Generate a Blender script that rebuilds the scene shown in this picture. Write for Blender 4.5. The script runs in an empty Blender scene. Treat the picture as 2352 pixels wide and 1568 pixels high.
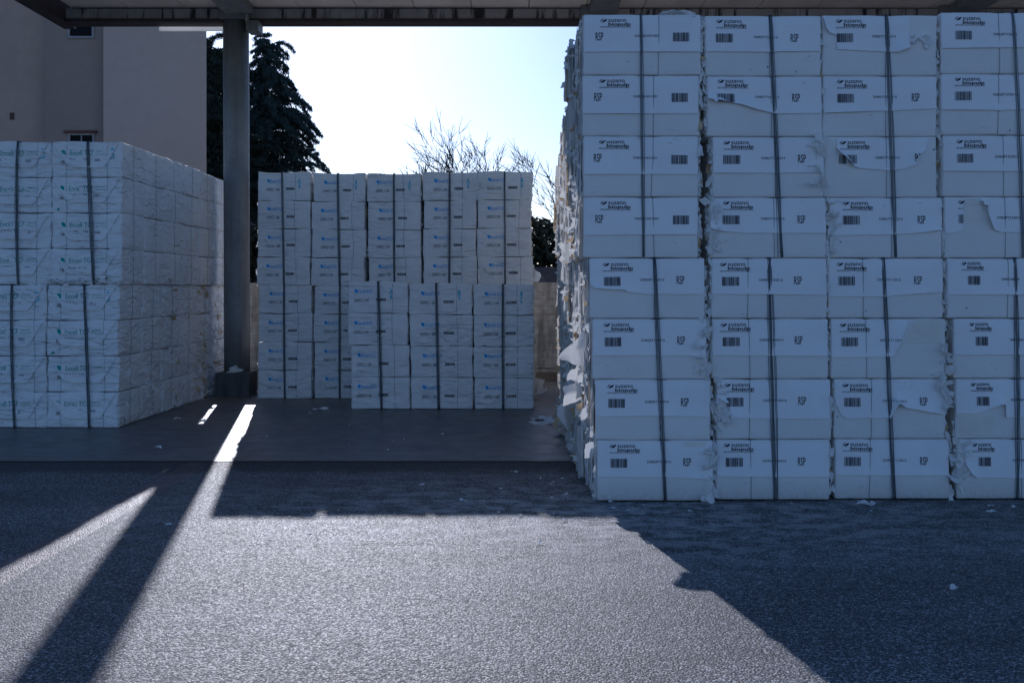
import bpy, math, random
from mathutils import Vector, noise
from math import sin, cos, pi, sqrt, radians

# ------------------------------------------------------------------ scene, camera, sky, sun
scene = bpy.context.scene
COL = scene.collection
F0, HX, HY, CAMH = 2287.0, 1176.0, 661.0, 1.577        # focal length / principal column / horizon row (2352 px wide photo), eye height


def wx(px, Y):
    return (px - HX) * Y / F0


def wz(py, Y):
    return CAMH + (HY - py) * Y / F0


cam_d = bpy.data.cameras.new('camera')
cam_d.lens = 35.0
cam_d.sensor_width = 36.0
cam_d.shift_y = -123.0 / 2352.0
cam_d.clip_start = 0.05
cam_d.clip_end = 2000.0
cam = bpy.data.objects.new('camera', cam_d)
cam.location = (0, 0, CAMH)
cam.rotation_euler = (radians(90), 0, 0)
COL.objects.link(cam)
scene.camera = cam

SUN_DIR = Vector((-475.0, 2287.0, 1002.8)).normalized()   # towards the sun
SUN_EL = math.asin(SUN_DIR.z)
SUN_AZ = math.atan2(SUN_DIR.x, SUN_DIR.y)                 # clockwise from +Y
world = bpy.data.worlds.new('World')
scene.world = world
world.use_nodes = True
wn = world.node_tree
for n in list(wn.nodes):
    wn.nodes.remove(n)
sky = wn.nodes.new('ShaderNodeTexSky')
sky.sky_type = 'NISHITA'
sky.sun_disc = False
sky.sun_elevation = SUN_EL
sky.sun_rotation = SUN_AZ
sky.altitude = 100
sky.air_density = 1.0
sky.dust_density = 0.55
sky.ozone_density = 4.0
bg = wn.nodes.new('ShaderNodeBackground')
bg.inputs['Strength'].default_value = 0.085
wo = wn.nodes.new('ShaderNodeOutputWorld')
wn.links.new(sky.outputs['Color'], bg.inputs['Color'])
wn.links.new(bg.outputs['Background'], wo.inputs['Surface'])

sun_d = bpy.data.lights.new('sun', 'SUN')
sun_d.energy = 3.1
sun_d.angle = radians(0.55)
sun_d.color = (1.0, 0.92, 0.82)
sun = bpy.data.objects.new('sun', sun_d)
sun.rotation_euler = SUN_DIR.to_track_quat('Z', 'Y').to_euler()
sun.location = (-20, 60, 40)
COL.objects.link(sun)

scene.view_settings.view_transform = 'Standard'
scene.view_settings.look = 'None'
scene.view_settings.exposure = 0.31
scene.view_settings.gamma = 1.0
scene.view_settings.use_white_balance = True          # the photograph is balanced cool
scene.view_settings.white_balance_temperature = 5430
scene.view_settings.white_balance_tint = 16
scene.render.engine = 'CYCLES'
scene.cycles.max_bounces = 7
scene.cycles.diffuse_bounces = 5
scene.cycles.transparent_max_bounces = 8
scene.cycles.use_denoising = True

RND = random.Random(7)


# ------------------------------------------------------------------ helpers
def fbm(x, y, z, o=3):
    v, a, f = 0.0, 1.0, 1.0
    for _ in range(o):
        v += a * noise.noise(Vector((x * f, y * f, z * f)))
        a *= .5
        f *= 2.03
    return v


def mesh_obj(name, V, Fc, mats, parent=None, smooth=True, midx=None, loc=None):
    me = bpy.data.meshes.new(name)
    me.from_pydata(V, [], Fc)
    if not isinstance(mats, (list, tuple)):
        mats = [mats]
    for m in mats:
        me.materials.append(m)
    if smooth:
        me.polygons.foreach_set('use_smooth', [True] * len(me.polygons))
    if midx:
        me.polygons.foreach_set('material_index', midx)
    me.update()
    o = bpy.data.objects.new(name, me)
    COL.objects.link(o)
    if parent is not None:
        o.parent = parent
    if loc:
        o.location = loc
    return o


def empty(name, loc, rz=0.0):
    o = bpy.data.objects.new(name, None)
    o.empty_display_size = .2
    o.location = loc
    o.rotation_euler = (0, 0, rz)
    COL.objects.link(o)
    return o


def tag(o, label=None, cat=None, group=None, kind=None):
    if label:
        n = len(label.split())
        if not 4 <= n <= 16:
            print('LABEL LENGTH', n, label)
        o['label'] = label
    if cat:
        o['category'] = cat
    if group:
        o['group'] = group
    if kind:
        o['kind'] = kind
    return o


class MB:
    """collects geometry for one mesh"""

    def __init__(self):
        self.V, self.F, self.M = [], [], []

    def box(self, x0, x1, y0, y1, z0, z1, m=0):
        b = len(self.V)
        self.V += [(x0, y0, z0), (x1, y0, z0), (x1, y1, z0), (x0, y1, z0), (x0, y0, z1), (x1, y0, z1), (x1, y1, z1), (x0, y1, z1)]
        for f in ((0, 3, 2, 1), (4, 5, 6, 7), (0, 1, 5, 4), (1, 2, 6, 5), (2, 3, 7, 6), (3, 0, 4, 7)):
            self.F.append(tuple(b + i for i in f))
            self.M.append(m)

    def tube(self, pts, r, n=6, m=0, closed=False, cap=True):
        pts = [Vector(p) for p in pts]
        rs = r if isinstance(r, (list, tuple)) else [r] * len(pts)
        b = len(self.V)
        N = len(pts)
        up = None
        for i, p in enumerate(pts):
            if closed:
                t = pts[(i + 1) % N] - pts[i - 1]
            else:
                t = pts[min(i + 1, N - 1)] - pts[max(i - 1, 0)]
            t = t.normalized() if t.length > 1e-9 else Vector((0, 0, 1))
            if up is None:
                up = Vector((1, 0, 0)) if abs(t.x) < .8 else Vector((0, 1, 0))
            a = (up - t * up.dot(t))
            a = a.normalized() if a.length > 1e-6 else t.orthogonal().normalized()
            up = a
            c = t.cross(a)
            for k in range(n):
                an = 2 * pi * k / n
                q = p + (a * cos(an) + c * sin(an)) * rs[i]
                self.V.append(q[:])
        segs = N if closed else N - 1
        for i in range(segs):
            j = (i + 1) % N
            for k in range(n):
                k2 = (k + 1) % n
                self.F.append((b + i * n + k, b + i * n + k2, b + j * n + k2, b + j * n + k))
                self.M.append(m)
        if cap and not closed:
            self.F.append(tuple(b + k for k in reversed(range(n))))
            self.M.append(m)
            self.F.append(tuple(b + (N - 1) * n + k for k in range(n)))
            self.M.append(m)

    def sheet(self, rows, m=0):
        """rows: list of equally long point lists"""
        b = len(self.V)
        n = len(rows[0])
        for r in rows:
            self.V += [tuple(p) for p in r]
        for i in range(len(rows) - 1):
            for k in range(n - 1):
                self.F.append((b + i * n + k, b + i * n + k + 1, b + (i + 1) * n + k + 1, b + (i + 1) * n + k))
                self.M.append(m)

    def build(self, name, mats, parent=None, smooth=False, loc=None):
        return mesh_obj(name, self.V, self.F, mats, parent, smooth, self.M, loc)


# ------------------------------------------------------------------ materials
def new_mat(name):
    m = bpy.data.materials.new(name)
    m.use_nodes = True
    nt = m.node_tree
    b = nt.nodes['Principled BSDF']
    return m, nt, b


def N(nt, t, **kw):
    n = nt.nodes.new(t)
    for k, v in kw.items():
        if k in n.inputs:
            n.inputs[k].default_value = v
        else:
            setattr(n, k, v)
    return n


def ramp(nt, src, stops):
    r = nt.nodes.new('ShaderNodeValToRGB')
    e = r.color_ramp.elements
    while len(e) < len(stops):
        e.new(.5)
    for el, (p, c) in zip(e, stops):
        el.position = p
        el.color = c if len(c) == 4 else (*c, 1)
    nt.links.new(src, r.inputs[0])
    return r


def mixc(nt, fac, a, b, mode='MIX'):
    m = nt.nodes.new('ShaderNodeMix')
    m.data_type = 'RGBA'
    m.blend_type = mode
    for s, v in ((0, fac), (6, a), (7, b)):
        if hasattr(v, 'links'):
            nt.links.new(v, m.inputs[s])
        else:
            m.inputs[s].default_value = v if s == 0 else (v if len(v) == 4 else (*v, 1))
    return m.outputs[2]


def mathn(nt, op, a, b=0.0, c=0.0):
    m = nt.nodes.new('ShaderNodeMath')
    m.operation = op
    for i, v in enumerate((a, b, c)):
        if hasattr(v, 'links'):
            nt.links.new(v, m.inputs[i])
        else:
            m.inputs[i].default_value = v
    return m.outputs[0]


def pos_map(nt, scale=(1, 1, 1), rot=(0, 0, 0), loc=(0, 0, 0)):
    g = nt.nodes.new('ShaderNodeNewGeometry')
    mp = nt.nodes.new('ShaderNodeMapping')
    mp.inputs['Scale'].default_value = scale
    mp.inputs['Rotation'].default_value = rot
    mp.inputs['Location'].default_value = loc
    nt.links.new(g.outputs['Position'], mp.inputs['Vector'])
    return mp.outputs[0]


def noise_t(nt, vec, scale, detail=3, rough=.5, dist=0.0):
    n = nt.nodes.new('ShaderNodeTexNoise')
    n.inputs['Scale'].default_value = scale
    n.inputs['Detail'].default_value = detail
    n.inputs['Roughness'].default_value = rough
    n.inputs['Distortion'].default_value = dist
    nt.links.new(vec, n.inputs['Vector'])
    return n.outputs['Fac']


def bump(nt, h, strength, dist, prev=None):
    b = nt.nodes.new('ShaderNodeBump')
    b.inputs['Strength'].default_value = strength
    b.inputs['Distance'].default_value = dist
    nt.links.new(h, b.inputs['Height'])
    if prev is not None:
        nt.links.new(prev, b.inputs['Normal'])
    return b.outputs['Normal']


def paper_mat(name, c1, c2, kind='flat', trans=0.0, spots=False, crease=.016):
    m, nt, b = new_mat(name)
    P = pos_map(nt)
    cn = noise_t(nt, P, 2.3, 4, .6)
    col = ramp(nt, cn, [(.3, c1), (.7, c2)]).outputs[0]
    sc = noise_t(nt, pos_map(nt, (1, 1, 3.5)), 17, 4, .7)
    sm = ramp(nt, sc, [(.60, (0, 0, 0)), (.74, (1, 1, 1))]).outputs[0]
    col = mixc(nt, mathn(nt, 'MULTIPLY', sm, .16), col, (c1[0] * .62, c1[1] * .6, c1[2] * .56))
    if spots:
        v = nt.nodes.new('ShaderNodeTexVoronoi')
        v.inputs['Scale'].default_value = 6.5
        nt.links.new(P, v.inputs['Vector'])
        s = mathn(nt, 'LESS_THAN', mathn(nt, 'ADD', v.outputs['Distance'], mathn(nt, 'MULTIPLY', noise_t(nt, P, 60, 2), .07)), .088)
        low = nt.nodes.new('ShaderNodeSeparateXYZ')
        nt.links.new(P, low.inputs[0])
        sel = mathn(nt, 'GREATER_THAN', noise_t(nt, pos_map(nt, (1, 1, 1), loc=(5, 3, 1)), 1.9, 1), .53)
        s = mathn(nt, 'MULTIPLY', s, sel)
        col = mixc(nt, mathn(nt, 'MULTIPLY', s, .8), col, (.10, .10, .11))
        # splashed dirt at the foot of the stack
        d = mathn(nt, 'SUBTRACT', .16, low.outputs[2])
        d = mathn(nt, 'MULTIPLY', mathn(nt, 'MAXIMUM', d, 0), 4.5)
        d = mathn(nt, 'MULTIPLY', d, noise_t(nt, P, 30, 4, .75))
        d = mathn(nt, 'MINIMUM', d, .55)
        col = mixc(nt, d, col, (.22, .20, .18))
    nt.links.new(col, b.inputs['Base Color'])
    b.inputs['Roughness'].default_value = .78
    b.inputs['Specular IOR Level'].default_value = .25
    nr = None
    if kind == 'flat':
        nr = bump(nt, noise_t(nt, P, 3.0, 3, .5), .35, .02)
        nr = bump(nt, noise_t(nt, P, 120, 3, .6), .25, .001, nr)
        dn = noise_t(nt, pos_map(nt, (1, 1, 2.2)), 13, 3, .6, .4)
        dr = ramp(nt, dn, [(.58, (0, 0, 0)), (.68, (1, 1, 1))]).outputs[0]
        nr = bump(nt, dr, .35, .003, nr)
    else:
        # creased wrapping paper: diagonal and horizontal ridges
        def ridge(vec, scale, dist=.6, det=2):
            n = noise_t(nt, vec, scale, det, .55, dist)
            a = mathn(nt, 'ABSOLUTE', mathn(nt, 'SUBTRACT', n, .5))
            return mathn(nt, 'SUBTRACT', 1.0, mathn(nt, 'MINIMUM', mathn(nt, 'MULTIPLY', a, 9.0), 1.0))
        r1 = ridge(pos_map(nt, (1.0, 1.0, 3.4), (0, radians(38), radians(20))), 2.6)
        r2 = ridge(pos_map(nt, (1.0, 1.0, 3.0), (radians(12), radians(-42), 0)), 1.9)
        r3 = ridge(pos_map(nt, (.6, .6, 4.0)), 3.3, .8)
        msk = ramp(nt, noise_t(nt, P, 1.6, 2), [(.38, (0, 0, 0)), (.62, (1, 1, 1))]).outputs[0]
        h = mathn(nt, 'ADD', mathn(nt, 'MULTIPLY', r1, msk), mathn(nt, 'MULTIPLY', r2, .6))
        h = mathn(nt, 'ADD', h, mathn(nt, 'MULTIPLY', r3, .12))
        nr = bump(nt, h, .8, crease)
        nr = bump(nt, noise_t(nt, P, 14, 3, .55), .5, crease, nr)
    nt.links.new(nr, b.inputs['Normal'])
    if trans > 0:
        t = nt.nodes.new('ShaderNodeBsdfTranslucent')
        nt.links.new(col, t.inputs['Color'])
        mx = nt.nodes.new('ShaderNodeMixShader')
        mx.inputs[0].default_value = trans
        nt.links.new(b.outputs[0], mx.inputs[1])
        nt.links.new(t.outputs[0], mx.inputs[2])
        nt.links.new(mx.outputs[0], nt.nodes['Material Output'].inputs['Surface'])
    return m


def simple_mat(name, col, rough=.6, metal=0.0, var=.25, scale=8.0, bmp=.2, bdist=.004, spec=.5):
    m, nt, b = new_mat(name)
    P = pos_map(nt)
    n = noise_t(nt, P, scale, 5, .6)
    c = ramp(nt, n, [(.3, tuple(v * (1 - var) for v in col)), (.7, tuple(min(1, v * (1 + var)) for v in col))]).outputs[0]
    nt.links.new(c, b.inputs['Base Color'])
    b.inputs['Roughness'].default_value = rough
    b.inputs['Metallic'].default_value = metal
    b.inputs['Specular IOR Level'].default_value = spec
    nt.links.new(bump(nt, noise_t(nt, P, scale * 6, 3), bmp, bdist), b.inputs['Normal'])
    return m


M = {}
M['kraft_white'] = paper_mat('smooth_white_board', (.76, .74, .71), (.82, .80, .775), 'flat', spots=True)
M['flap'] = paper_mat('white_wrapper_sheet', (.80, .80, .81), (.87, .87, .875), 'flat')
M['sheet_edges'] = paper_mat('pulp_sheet_edges', (.70, .67, .60), (.84, .82, .76), 'flat')
M['shard'] = paper_mat('torn_white_paper', (.80, .80, .78), (.90, .89, .87), 'flat', trans=.3)
M['shard_tan'] = paper_mat('torn_brown_liner', (.50, .33, .17), (.74, .58, .38), 'flat', trans=.25)
M['wrap_ecf'] = paper_mat('creased_wrapping_paper', (.76, .755, .74), (.84, .835, .82), 'crease')
M['wrap_tcf'] = paper_mat('creased_off_white_wrapping', (.76, .76, .75), (.85, .85, .84), 'crease', crease=.018)
M['wrap_cream'] = paper_mat('cream_wrapping_paper', (.78, .75, .68), (.87, .84, .77), 'crease')
M['wire'] = simple_mat('dark_steel_wire', (.10, .125, .15), .45, .3, .2, 30, .1)
M['ink_black'] = simple_mat('black_stencil_ink', (.03, .032, .045), .8, 0, .35, 60, .05)
M['ink_grey'] = simple_mat('faded_grey_ink', (.30, .31, .36), .8, 0, .2, 60, .05)
M['ink_blue'] = simple_mat('blue_ink', (.02, .33, .78), .8, 0, .2, 60, .05)
M['ink_green'] = simple_mat('green_ink', (.01, .34, .28), .8, 0, .2, 60, .05)
M['ink_cyan'] = simple_mat('cyan_spray_ink', (.08, .50, .68), .8, 0, .35, 60, .05)


def stained_mat(name, base, dark, zs=1.0, rough=.75, xs=6.0, thr=(.45, .7), metal=0, var=.2):
    """surface with dark vertical run stains"""
    m, nt, b = new_mat(name)
    s = noise_t(nt, pos_map(nt, (xs, xs, zs)), 1.0, 5, .65)
    s2 = noise_t(nt, pos_map(nt), 3.5, 5, .6)
    c = ramp(nt, s2, [(.3, tuple(v * (1 - var) for v in base)), (.7, tuple(v * (1 + var * .6) for v in base))]).outputs[0]
    k = ramp(nt, s, [(thr[0], (0, 0, 0)), (thr[1], (1, 1, 1))]).outputs[0]
    c = mixc(nt, k, c, dark)
    nt.links.new(c, b.inputs['Base Color'])
    b.inputs['Roughness'].default_value = rough
    b.inputs['Metallic'].default_value = metal
    nt.links.new(bump(nt, noise_t(nt, pos_map(nt), 40, 4, .6), .3, .004), b.inputs['Normal'])
    return m


M['column'] = stained_mat('weathered_grey_pipe', (.19, .20, .205), (.08, .085, .09), .5, .55, 9, (.5, .8))
m_, nt, b = M['column'], M['column'].node_tree, M['column'].node_tree.nodes['Principled BSDF']
src = b.inputs['Base Color'].links[0].from_socket
sp = ramp(nt, noise_t(nt, pos_map(nt, (1, 1, .6)), 26, 4, .7), [(.60, (0, 0, 0)), (.70, (1, 1, 1))]).outputs[0]
nt.links.new(mixc(nt, mathn(nt, 'MULTIPLY', sp, .6), src, (.34, .34, .32)), b.inputs['Base Color'])
M['plinth'] = stained_mat('dark_concrete_plinth', (.10, .10, .10), (.045, .045, .045), 1.2, .8, 10)
M['beam'] = stained_mat('stained_concrete_beam', (.34, .34, .34), (.03, .03, .035), .6, .8, 6.5, (.52, .60))
M['beam_dark'] = simple_mat('dark_brown_steel', (.055, .045, .045), .6, .2)
M['gutter'] = paper_mat('translucent_gutter_sheet', (.75, .75, .75), (.82, .82, .82), 'flat', trans=.6)
M['conc_wall'] = None

# grey-brown board-marked wall
m, nt, b = new_mat('board_marked_concrete_wall')
s = noise_t(nt, pos_map(nt, (4, 4, .7)), 1.0, 5, .65)
s2 = noise_t(nt, pos_map(nt), 9, 5, .65)
c = ramp(nt, s2, [(.3, (.25, .22, .185)), (.7, (.43, .39, .33))]).outputs[0]
k = ramp(nt, s, [(.48, (0, 0, 0)), (.62, (1, 1, 1))]).outputs[0]
c = mixc(nt, mathn(nt, 'MULTIPLY', k, .75), c, (.10, .09, .08))
sep = nt.nodes.new('ShaderNodeSeparateXYZ')
nt.links.new(pos_map(nt), sep.inputs[0])
fr = mathn(nt, 'FRACT', mathn(nt, 'MULTIPLY', sep.outputs[2], 8.0))
ln = mathn(nt, 'LESS_THAN', fr, .10)
c = mixc(nt, mathn(nt, 'MULTIPLY', ln, .35), c, (.10, .09, .08))
nt.links.new(c, b.inputs['Base Color'])
b.inputs['Roughness'].default_value = .9
nt.links.new(bump(nt, s2, .5, .01), b.inputs['Normal'])
M['conc_wall'] = m

# roof underside panels
m, nt, b = new_mat('ribbed_roof_panel')
w = nt.nodes.new('ShaderNodeTexWave')
w.inputs['Scale'].default_value = 4.0
w.bands_direction = 'X'
nt.links.new(pos_map(nt), w.inputs['Vector'])
c = ramp(nt, noise_t(nt, pos_map(nt, (1.5, .5, 1)), 1.4, 4), [(.3, (.62, .54, .46)), (.7, (.80, .71, .62))]).outputs[0]
nt.links.new(c, b.inputs['Base Color'])
b.inputs['Roughness'].default_value = .7
nt.links.new(bump(nt, w.outputs['Fac'], .35, .006), b.inputs['Normal'])
M['roof'] = m

# asphalt
m, nt, b = new_mat('coarse_asphalt')
P = pos_map(nt)
v1 = nt.nodes.new('ShaderNodeTexVoronoi')
v1.inputs['Scale'].default_value = 92
nt.links.new(P, v1.inputs['Vector'])
v2 = nt.nodes.new('ShaderNodeTexVoronoi')
v2.inputs['Scale'].default_value = 240
nt.links.new(P, v2.inputs['Vector'])
sepc = nt.nodes.new('ShaderNodeSeparateColor')
nt.links.new(v1.outputs['Color'], sepc.inputs[0])
stone = ramp(nt, sepc.outputs[0], [(.0, (.012, .013, .016)), (.45, (.045, .047, .052)), (.74, (.12, .12, .127)), (.92, (.46, .455, .45))])
sep2 = nt.nodes.new('ShaderNodeSeparateColor')
nt.links.new(v2.outputs['Color'], sep2.inputs[0])
fine = ramp(nt, sep2.outputs[0], [(.0, (.018, .019, .022)), (.5, (.07, .07, .075)), (.85, (.22, .22, .22)), (1.0, (.5, .5, .49))])
edge = ramp(nt, v1.outputs['Distance'], [(.40, (0, 0, 0)), (.60, (1, 1, 1))]).outputs[0]
c = mixc(nt, edge, stone.outputs[0], fine.outputs[0])
sx = nt.nodes.new('ShaderNodeSeparateXYZ')
nt.links.new(P, sx.inputs[0])
onl = mathn(nt, 'LESS_THAN', mathn(nt, 'ABSOLUTE', mathn(nt, 'ADD', sx.outputs[0], 2.83)), .11)
onl = mathn(nt, 'MULTIPLY', onl, mathn(nt, 'MULTIPLY', noise_t(nt, P, 7, 5, .7), 1.1))
c = mixc(nt, onl, c, (.13, .075, .08))
big = noise_t(nt, pos_map(nt, (.45, 1.3, 1)), 1.1, 6, .62)
c = mixc(nt, 1.0, c, ramp(nt, big, [(.3, (.60, .60, .60)), (.7, (1.35, 1.35, 1.35))]).outputs[0], 'MULTIPLY')
# tar-dark, flush joint along the slab
yj = mathn(nt, 'ADD', sx.outputs[1], mathn(nt, 'MULTIPLY', noise_t(nt, pos_map(nt, (1.2, 1, 1)), 2.2, 6, .75), .7))
jn = ramp(nt, mathn(nt, 'MULTIPLY', mathn(nt, 'SUBTRACT', yj, 8.75), 3.0), [(0, (0, 0, 0)), (.8, (1, 1, 1))]).outputs[0]
c = mixc(nt, mathn(nt, 'MULTIPLY', jn, .78), c, (.012, .012, .014))
# trodden-in pulp dust round the right-hand stacks
dist = nt.nodes.new('ShaderNodeVectorMath')
dist.operation = 'DISTANCE'
dm = pos_map(nt, (.35, .8, 1), loc=(0, 0, 0))
nt.links.new(dm, dist.inputs[0])
dist.inputs[1].default_value = (.35 * .6, .8 * 7.0, 0)
near = mathn(nt, 'MAXIMUM', mathn(nt, 'SUBTRACT', 1.0, mathn(nt, 'MULTIPLY', dist.outputs['Value'], .66)), 0)
dn = ramp(nt, noise_t(nt, pos_map(nt, (1, 1.6, 1)), 4.2, 6, .72), [(.46, (0, 0, 0)), (.58, (1, 1, 1))]).outputs[0]
dust = mathn(nt, 'MULTIPLY', mathn(nt, 'MULTIPLY', near, dn), .9)
c = mixc(nt, dust, c, (.42, .42, .41))
nt.links.new(c, b.inputs['Base Color'])
rg = mathn(nt, 'SUBTRACT', mathn(nt, 'ADD', .52, mathn(nt, 'MULTIPLY', sepc.outputs[2], .3)), mathn(nt, 'MULTIPLY', onl, .22))
nt.links.new(rg, b.inputs['Roughness'])
b.inputs['Specular IOR Level'].default_value = .36
hgt = mathn(nt, 'ADD', mathn(nt, 'MULTIPLY', mathn(nt, 'SUBTRACT', 1.0, v1.outputs['Distance']), mathn(nt, 'ADD', mathn(nt, 'MULTIPLY', sepc.outputs[1], .8), .4)), mathn(nt, 'MULTIPLY', v2.outputs['Distance'], -.3))
nt.links.new(bump(nt, hgt, .85, .0048), b.inputs['Normal'])
M['asphalt'] = m

# smooth worn concrete slab
m, nt, b = new_mat('smooth_dark_concrete')
P = pos_map(nt)
c = ramp(nt, noise_t(nt, P, 1.3, 6, .65), [(.3, (.075, .075, .078)), (.7, (.14, .14, .14))]).outputs[0]
brn = ramp(nt, noise_t(nt, pos_map(nt, loc=(3, 8, 0)), .8, 4, .6), [(.50, (0, 0, 0)), (.7, (1, 1, 1))]).outputs[0]
c = mixc(nt, mathn(nt, 'MULTIPLY', brn, .5), c, (.17, .12, .08))
sep = nt.nodes.new('ShaderNodeSeparateXYZ')
nt.links.new(P, sep.inputs[0])
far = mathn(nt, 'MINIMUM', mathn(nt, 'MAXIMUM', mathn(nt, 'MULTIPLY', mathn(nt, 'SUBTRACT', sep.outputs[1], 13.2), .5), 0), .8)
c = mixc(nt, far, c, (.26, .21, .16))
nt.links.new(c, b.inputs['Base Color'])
b.inputs['Roughness'].default_value = .42
nt.links.new(ramp(nt, noise_t(nt, P, 5, 4, .6), [(.3, (.36,) * 3), (.7, (.52,) * 3)]).outputs[0], b.inputs['Roughness'])
nt.links.new(bump(nt, noise_t(nt, P, 14, 5, .6), .12, .006), b.inputs['Normal'])
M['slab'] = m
M['joint'] = simple_mat('dark_asphalt_edge', (.022, .022, .025), .7, 0, .4, 40, .8, .008)
M['soil'] = simple_mat('dry_soil', (.13, .10, .07), .95, 0, .3, 3)
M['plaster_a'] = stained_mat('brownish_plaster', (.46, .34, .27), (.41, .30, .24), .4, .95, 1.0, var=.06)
M['plaster_b'] = stained_mat('shaded_plaster', (.35, .27, .22), (.32, .245, .20), .4, .95, 1.0, var=.06)  # middle facade's shade is put into a darker plaster colour
M['plaster_c'] = stained_mat('lit_plaster', (.54, .42, .35), (.50, .39, .325), .3, .95, .8, var=.06)  # stronger sky light on this facade is put into a lighter colour
M['glass'] = simple_mat('dark_window_glass', (.008, .008, .01), .5, 0, .2, 3, .02, spec=.1)
M['frame'] = simple_mat('grey_window_frame', (.30, .29, .29), .6)
M['lintel'] = simple_mat('red_brown_lintel', (.14, .05, .04), .7)
M['bark'] = simple_mat('dark_bark', (.055, .045, .04), .9, 0, .3, 12, .6, .02)
M['bark_pale'] = simple_mat('grey_twigs', (.012, .011, .011), .9, 0, .3, 12, .4, .01)
M['needles'] = simple_mat('dark_cedar_needles', (.030, .055, .050), .75, 0, .5, 2.0, .1)
M['needles2'] = simple_mat('dark_conifer_needles', (.022, .040, .030), .8, 0, .5, 2.0, .1)
M['ivy'] = simple_mat('dark_hedge_leaves', (.028, .035, .020), .75, 0, .5, 2.0, .1)
M['tile'] = simple_mat('brown_shed_roof', (.09, .055, .04), .85, 0, .3, 6)

# ------------------------------------------------------------------ printing
_tcache = {}


def text_geo(s, bold=0.0):
    key = (s, bold)
    if key in _tcache:
        return _tcache[key]
    cu = bpy.data.curves.new('t', 'FONT')
    cu.body = s
    cu.resolution_u = 3
    cu.offset = bold
    o = bpy.data.objects.new('t', cu)
    COL.objects.link(o)
    dg = bpy.context.evaluated_depsgraph_get()
    me = o.evaluated_get(dg).to_mesh()
    V = [(v.co.x, v.co.y) for v in me.vertices]
    Fc = [tuple(p.vertices) for p in me.polygons]
    o.evaluated_get(dg).to_mesh_clear()
    bpy.data.objects.remove(o)
    bpy.data.curves.remove(cu)
    x0 = min(v[0] for v in V)
    x1 = max(v[0] for v in V)
    y0 = min(v[1] for v in V)
    y1 = max(v[1] for v in V)
    V = [((x - x0) / (x1 - x0), (y - y0) / (y1 - y0)) for x, y in V]
    _tcache[key] = (V, Fc)
    return V, Fc


class Print:
    """flat print laid on the front surface of a bale; x from the bale's left edge, z down from its top"""

    def __init__(self):
        self.V, self.F, self.M = [], [], []

    def add(self, V, Fc, x0, x1, t0, t1, m, slant=0.0):
        b = len(self.V)
        for u, v in V:
            self.V.append((x0 + (x1 - x0) * u, t1 + (t0 - t1) * v + slant * u))
        for f in Fc:
            self.F.append(tuple(b + i for i in f))
            self.M.append(m)

    def text(self, s, x0, x1, t0, t1, m=0, bold=0.0, slant=0.0):
        V, Fc = text_geo(s, bold)
        self.add(V, Fc, x0, x1, t0, t1, m, slant)

    def bars(self, x0, x1, t0, t1, seed, m=0, n=34):
        r = random.Random(seed)
        x = 0.0
        V, Fc = [], []
        pat = []
        while x < 1:
            w_ = r.choice((1, 1, 2, 3)) / (n * 1.9)
            g = r.choice((1, 1, 1, 2)) / (n * 1.9)
            if x + w_ > 1:
                break
            pat.append((x, x + w_))
            x += w_ + g
        for a, c in pat:
            b = len(V)
            V += [(a, 0), (c, 0), (c, 1), (a, 1)]
            Fc.append((b, b + 1, b + 2, b + 3))
        self.add(V, Fc, x0, x1, t0, t1, m)

    def poly(self, pts, x0, x1, t0, t1, m=0):
        self.add(pts, [tuple(range(len(pts)))], x0, x1, t0, t1, m)


LEAF_A = [(0, 0), (.05, .45), (.22, .80), (.52, 1.0), (.60, .98), (.40, .72), (.16, .30)]
LEAF_B = [(.10, .0), (.30, .42), (.62, .78), (1.0, 1.0), (.97, .62), (.82, .28), (.55, .06), (.3, 0)]
LEAF_C = [(0, 1), (.45, 1), (.75, .92), (.95, .68), (1, .35), (1, 0), (.6, .02), (.25, .12), (.05, .4)]


def print_eucalyptus(P, lx, bx, cx, rx, code, sc=1.0, top=.0, seed=1):
    k = sc
    t = .030 + top
    P.poly(LEAF_A, lx, lx + .040 * k, t, t + .026)
    P.poly(LEAF_B, lx + .004 * k, lx + .047 * k, t + .001, t + .027)
    P.text('suzano', lx + .058 * k, lx + .189 * k, t + .004, t + .025, bold=.004)
    P.text('biopulp', lx + .058 * k, lx + .223 * k, t + .028, t + .062, bold=.022)
    P.text('100% PLANTED EUCALYPTUS \u2022 MADE IN BRAZIL', lx, lx + .225 * k, t + .056, t + .068)
    P.bars(bx, bx + .126 * k, .136 + top, .202 + top, seed)
    P.text(code, cx, cx + .175 * k, .150 + top, .168 + top)
    P.text('RSP', rx, rx + .057 * k, .132 + top, .193 + top, bold=.006)


def print_ecf(P, code, seed, mark, dx=0.0, dt=0.0, w=.78):
    k = w / .78
    P.poly(LEAF_C, (.148 + dx) * k, (.188 + dx) * k, .098 + dt, .147 + dt, 1)
    P.text('Encell ECF', (.196 + dx) * k, (.385 + dx) * k, .102 + dt, .150 + dt, 1)
    P.text(code, (.135 + dx) * k, (.332 + dx) * k, .225 + dt, .265 + dt, 0)
    P.bars((.432 + dx) * k, (.565 + dx) * k, .216 + dt, .252 + dt, seed, 0)
    P.text('Bleached pulp', (.502 + dx) * k, (.572 + dx) * k, .128 + dt, .138 + dt, 1)
    if mark:
        P.text('A', .605 * k + dx, .655 * k + dx, .082, .165, 2, bold=.03)
        P.poly([(0, 0), (.5, -.2), (1, 0), (.8, 1), (.2, 1)], .618 * k + dx, .642 * k + dx, .165, .20 + .02 * (seed % 3), 2)


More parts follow.
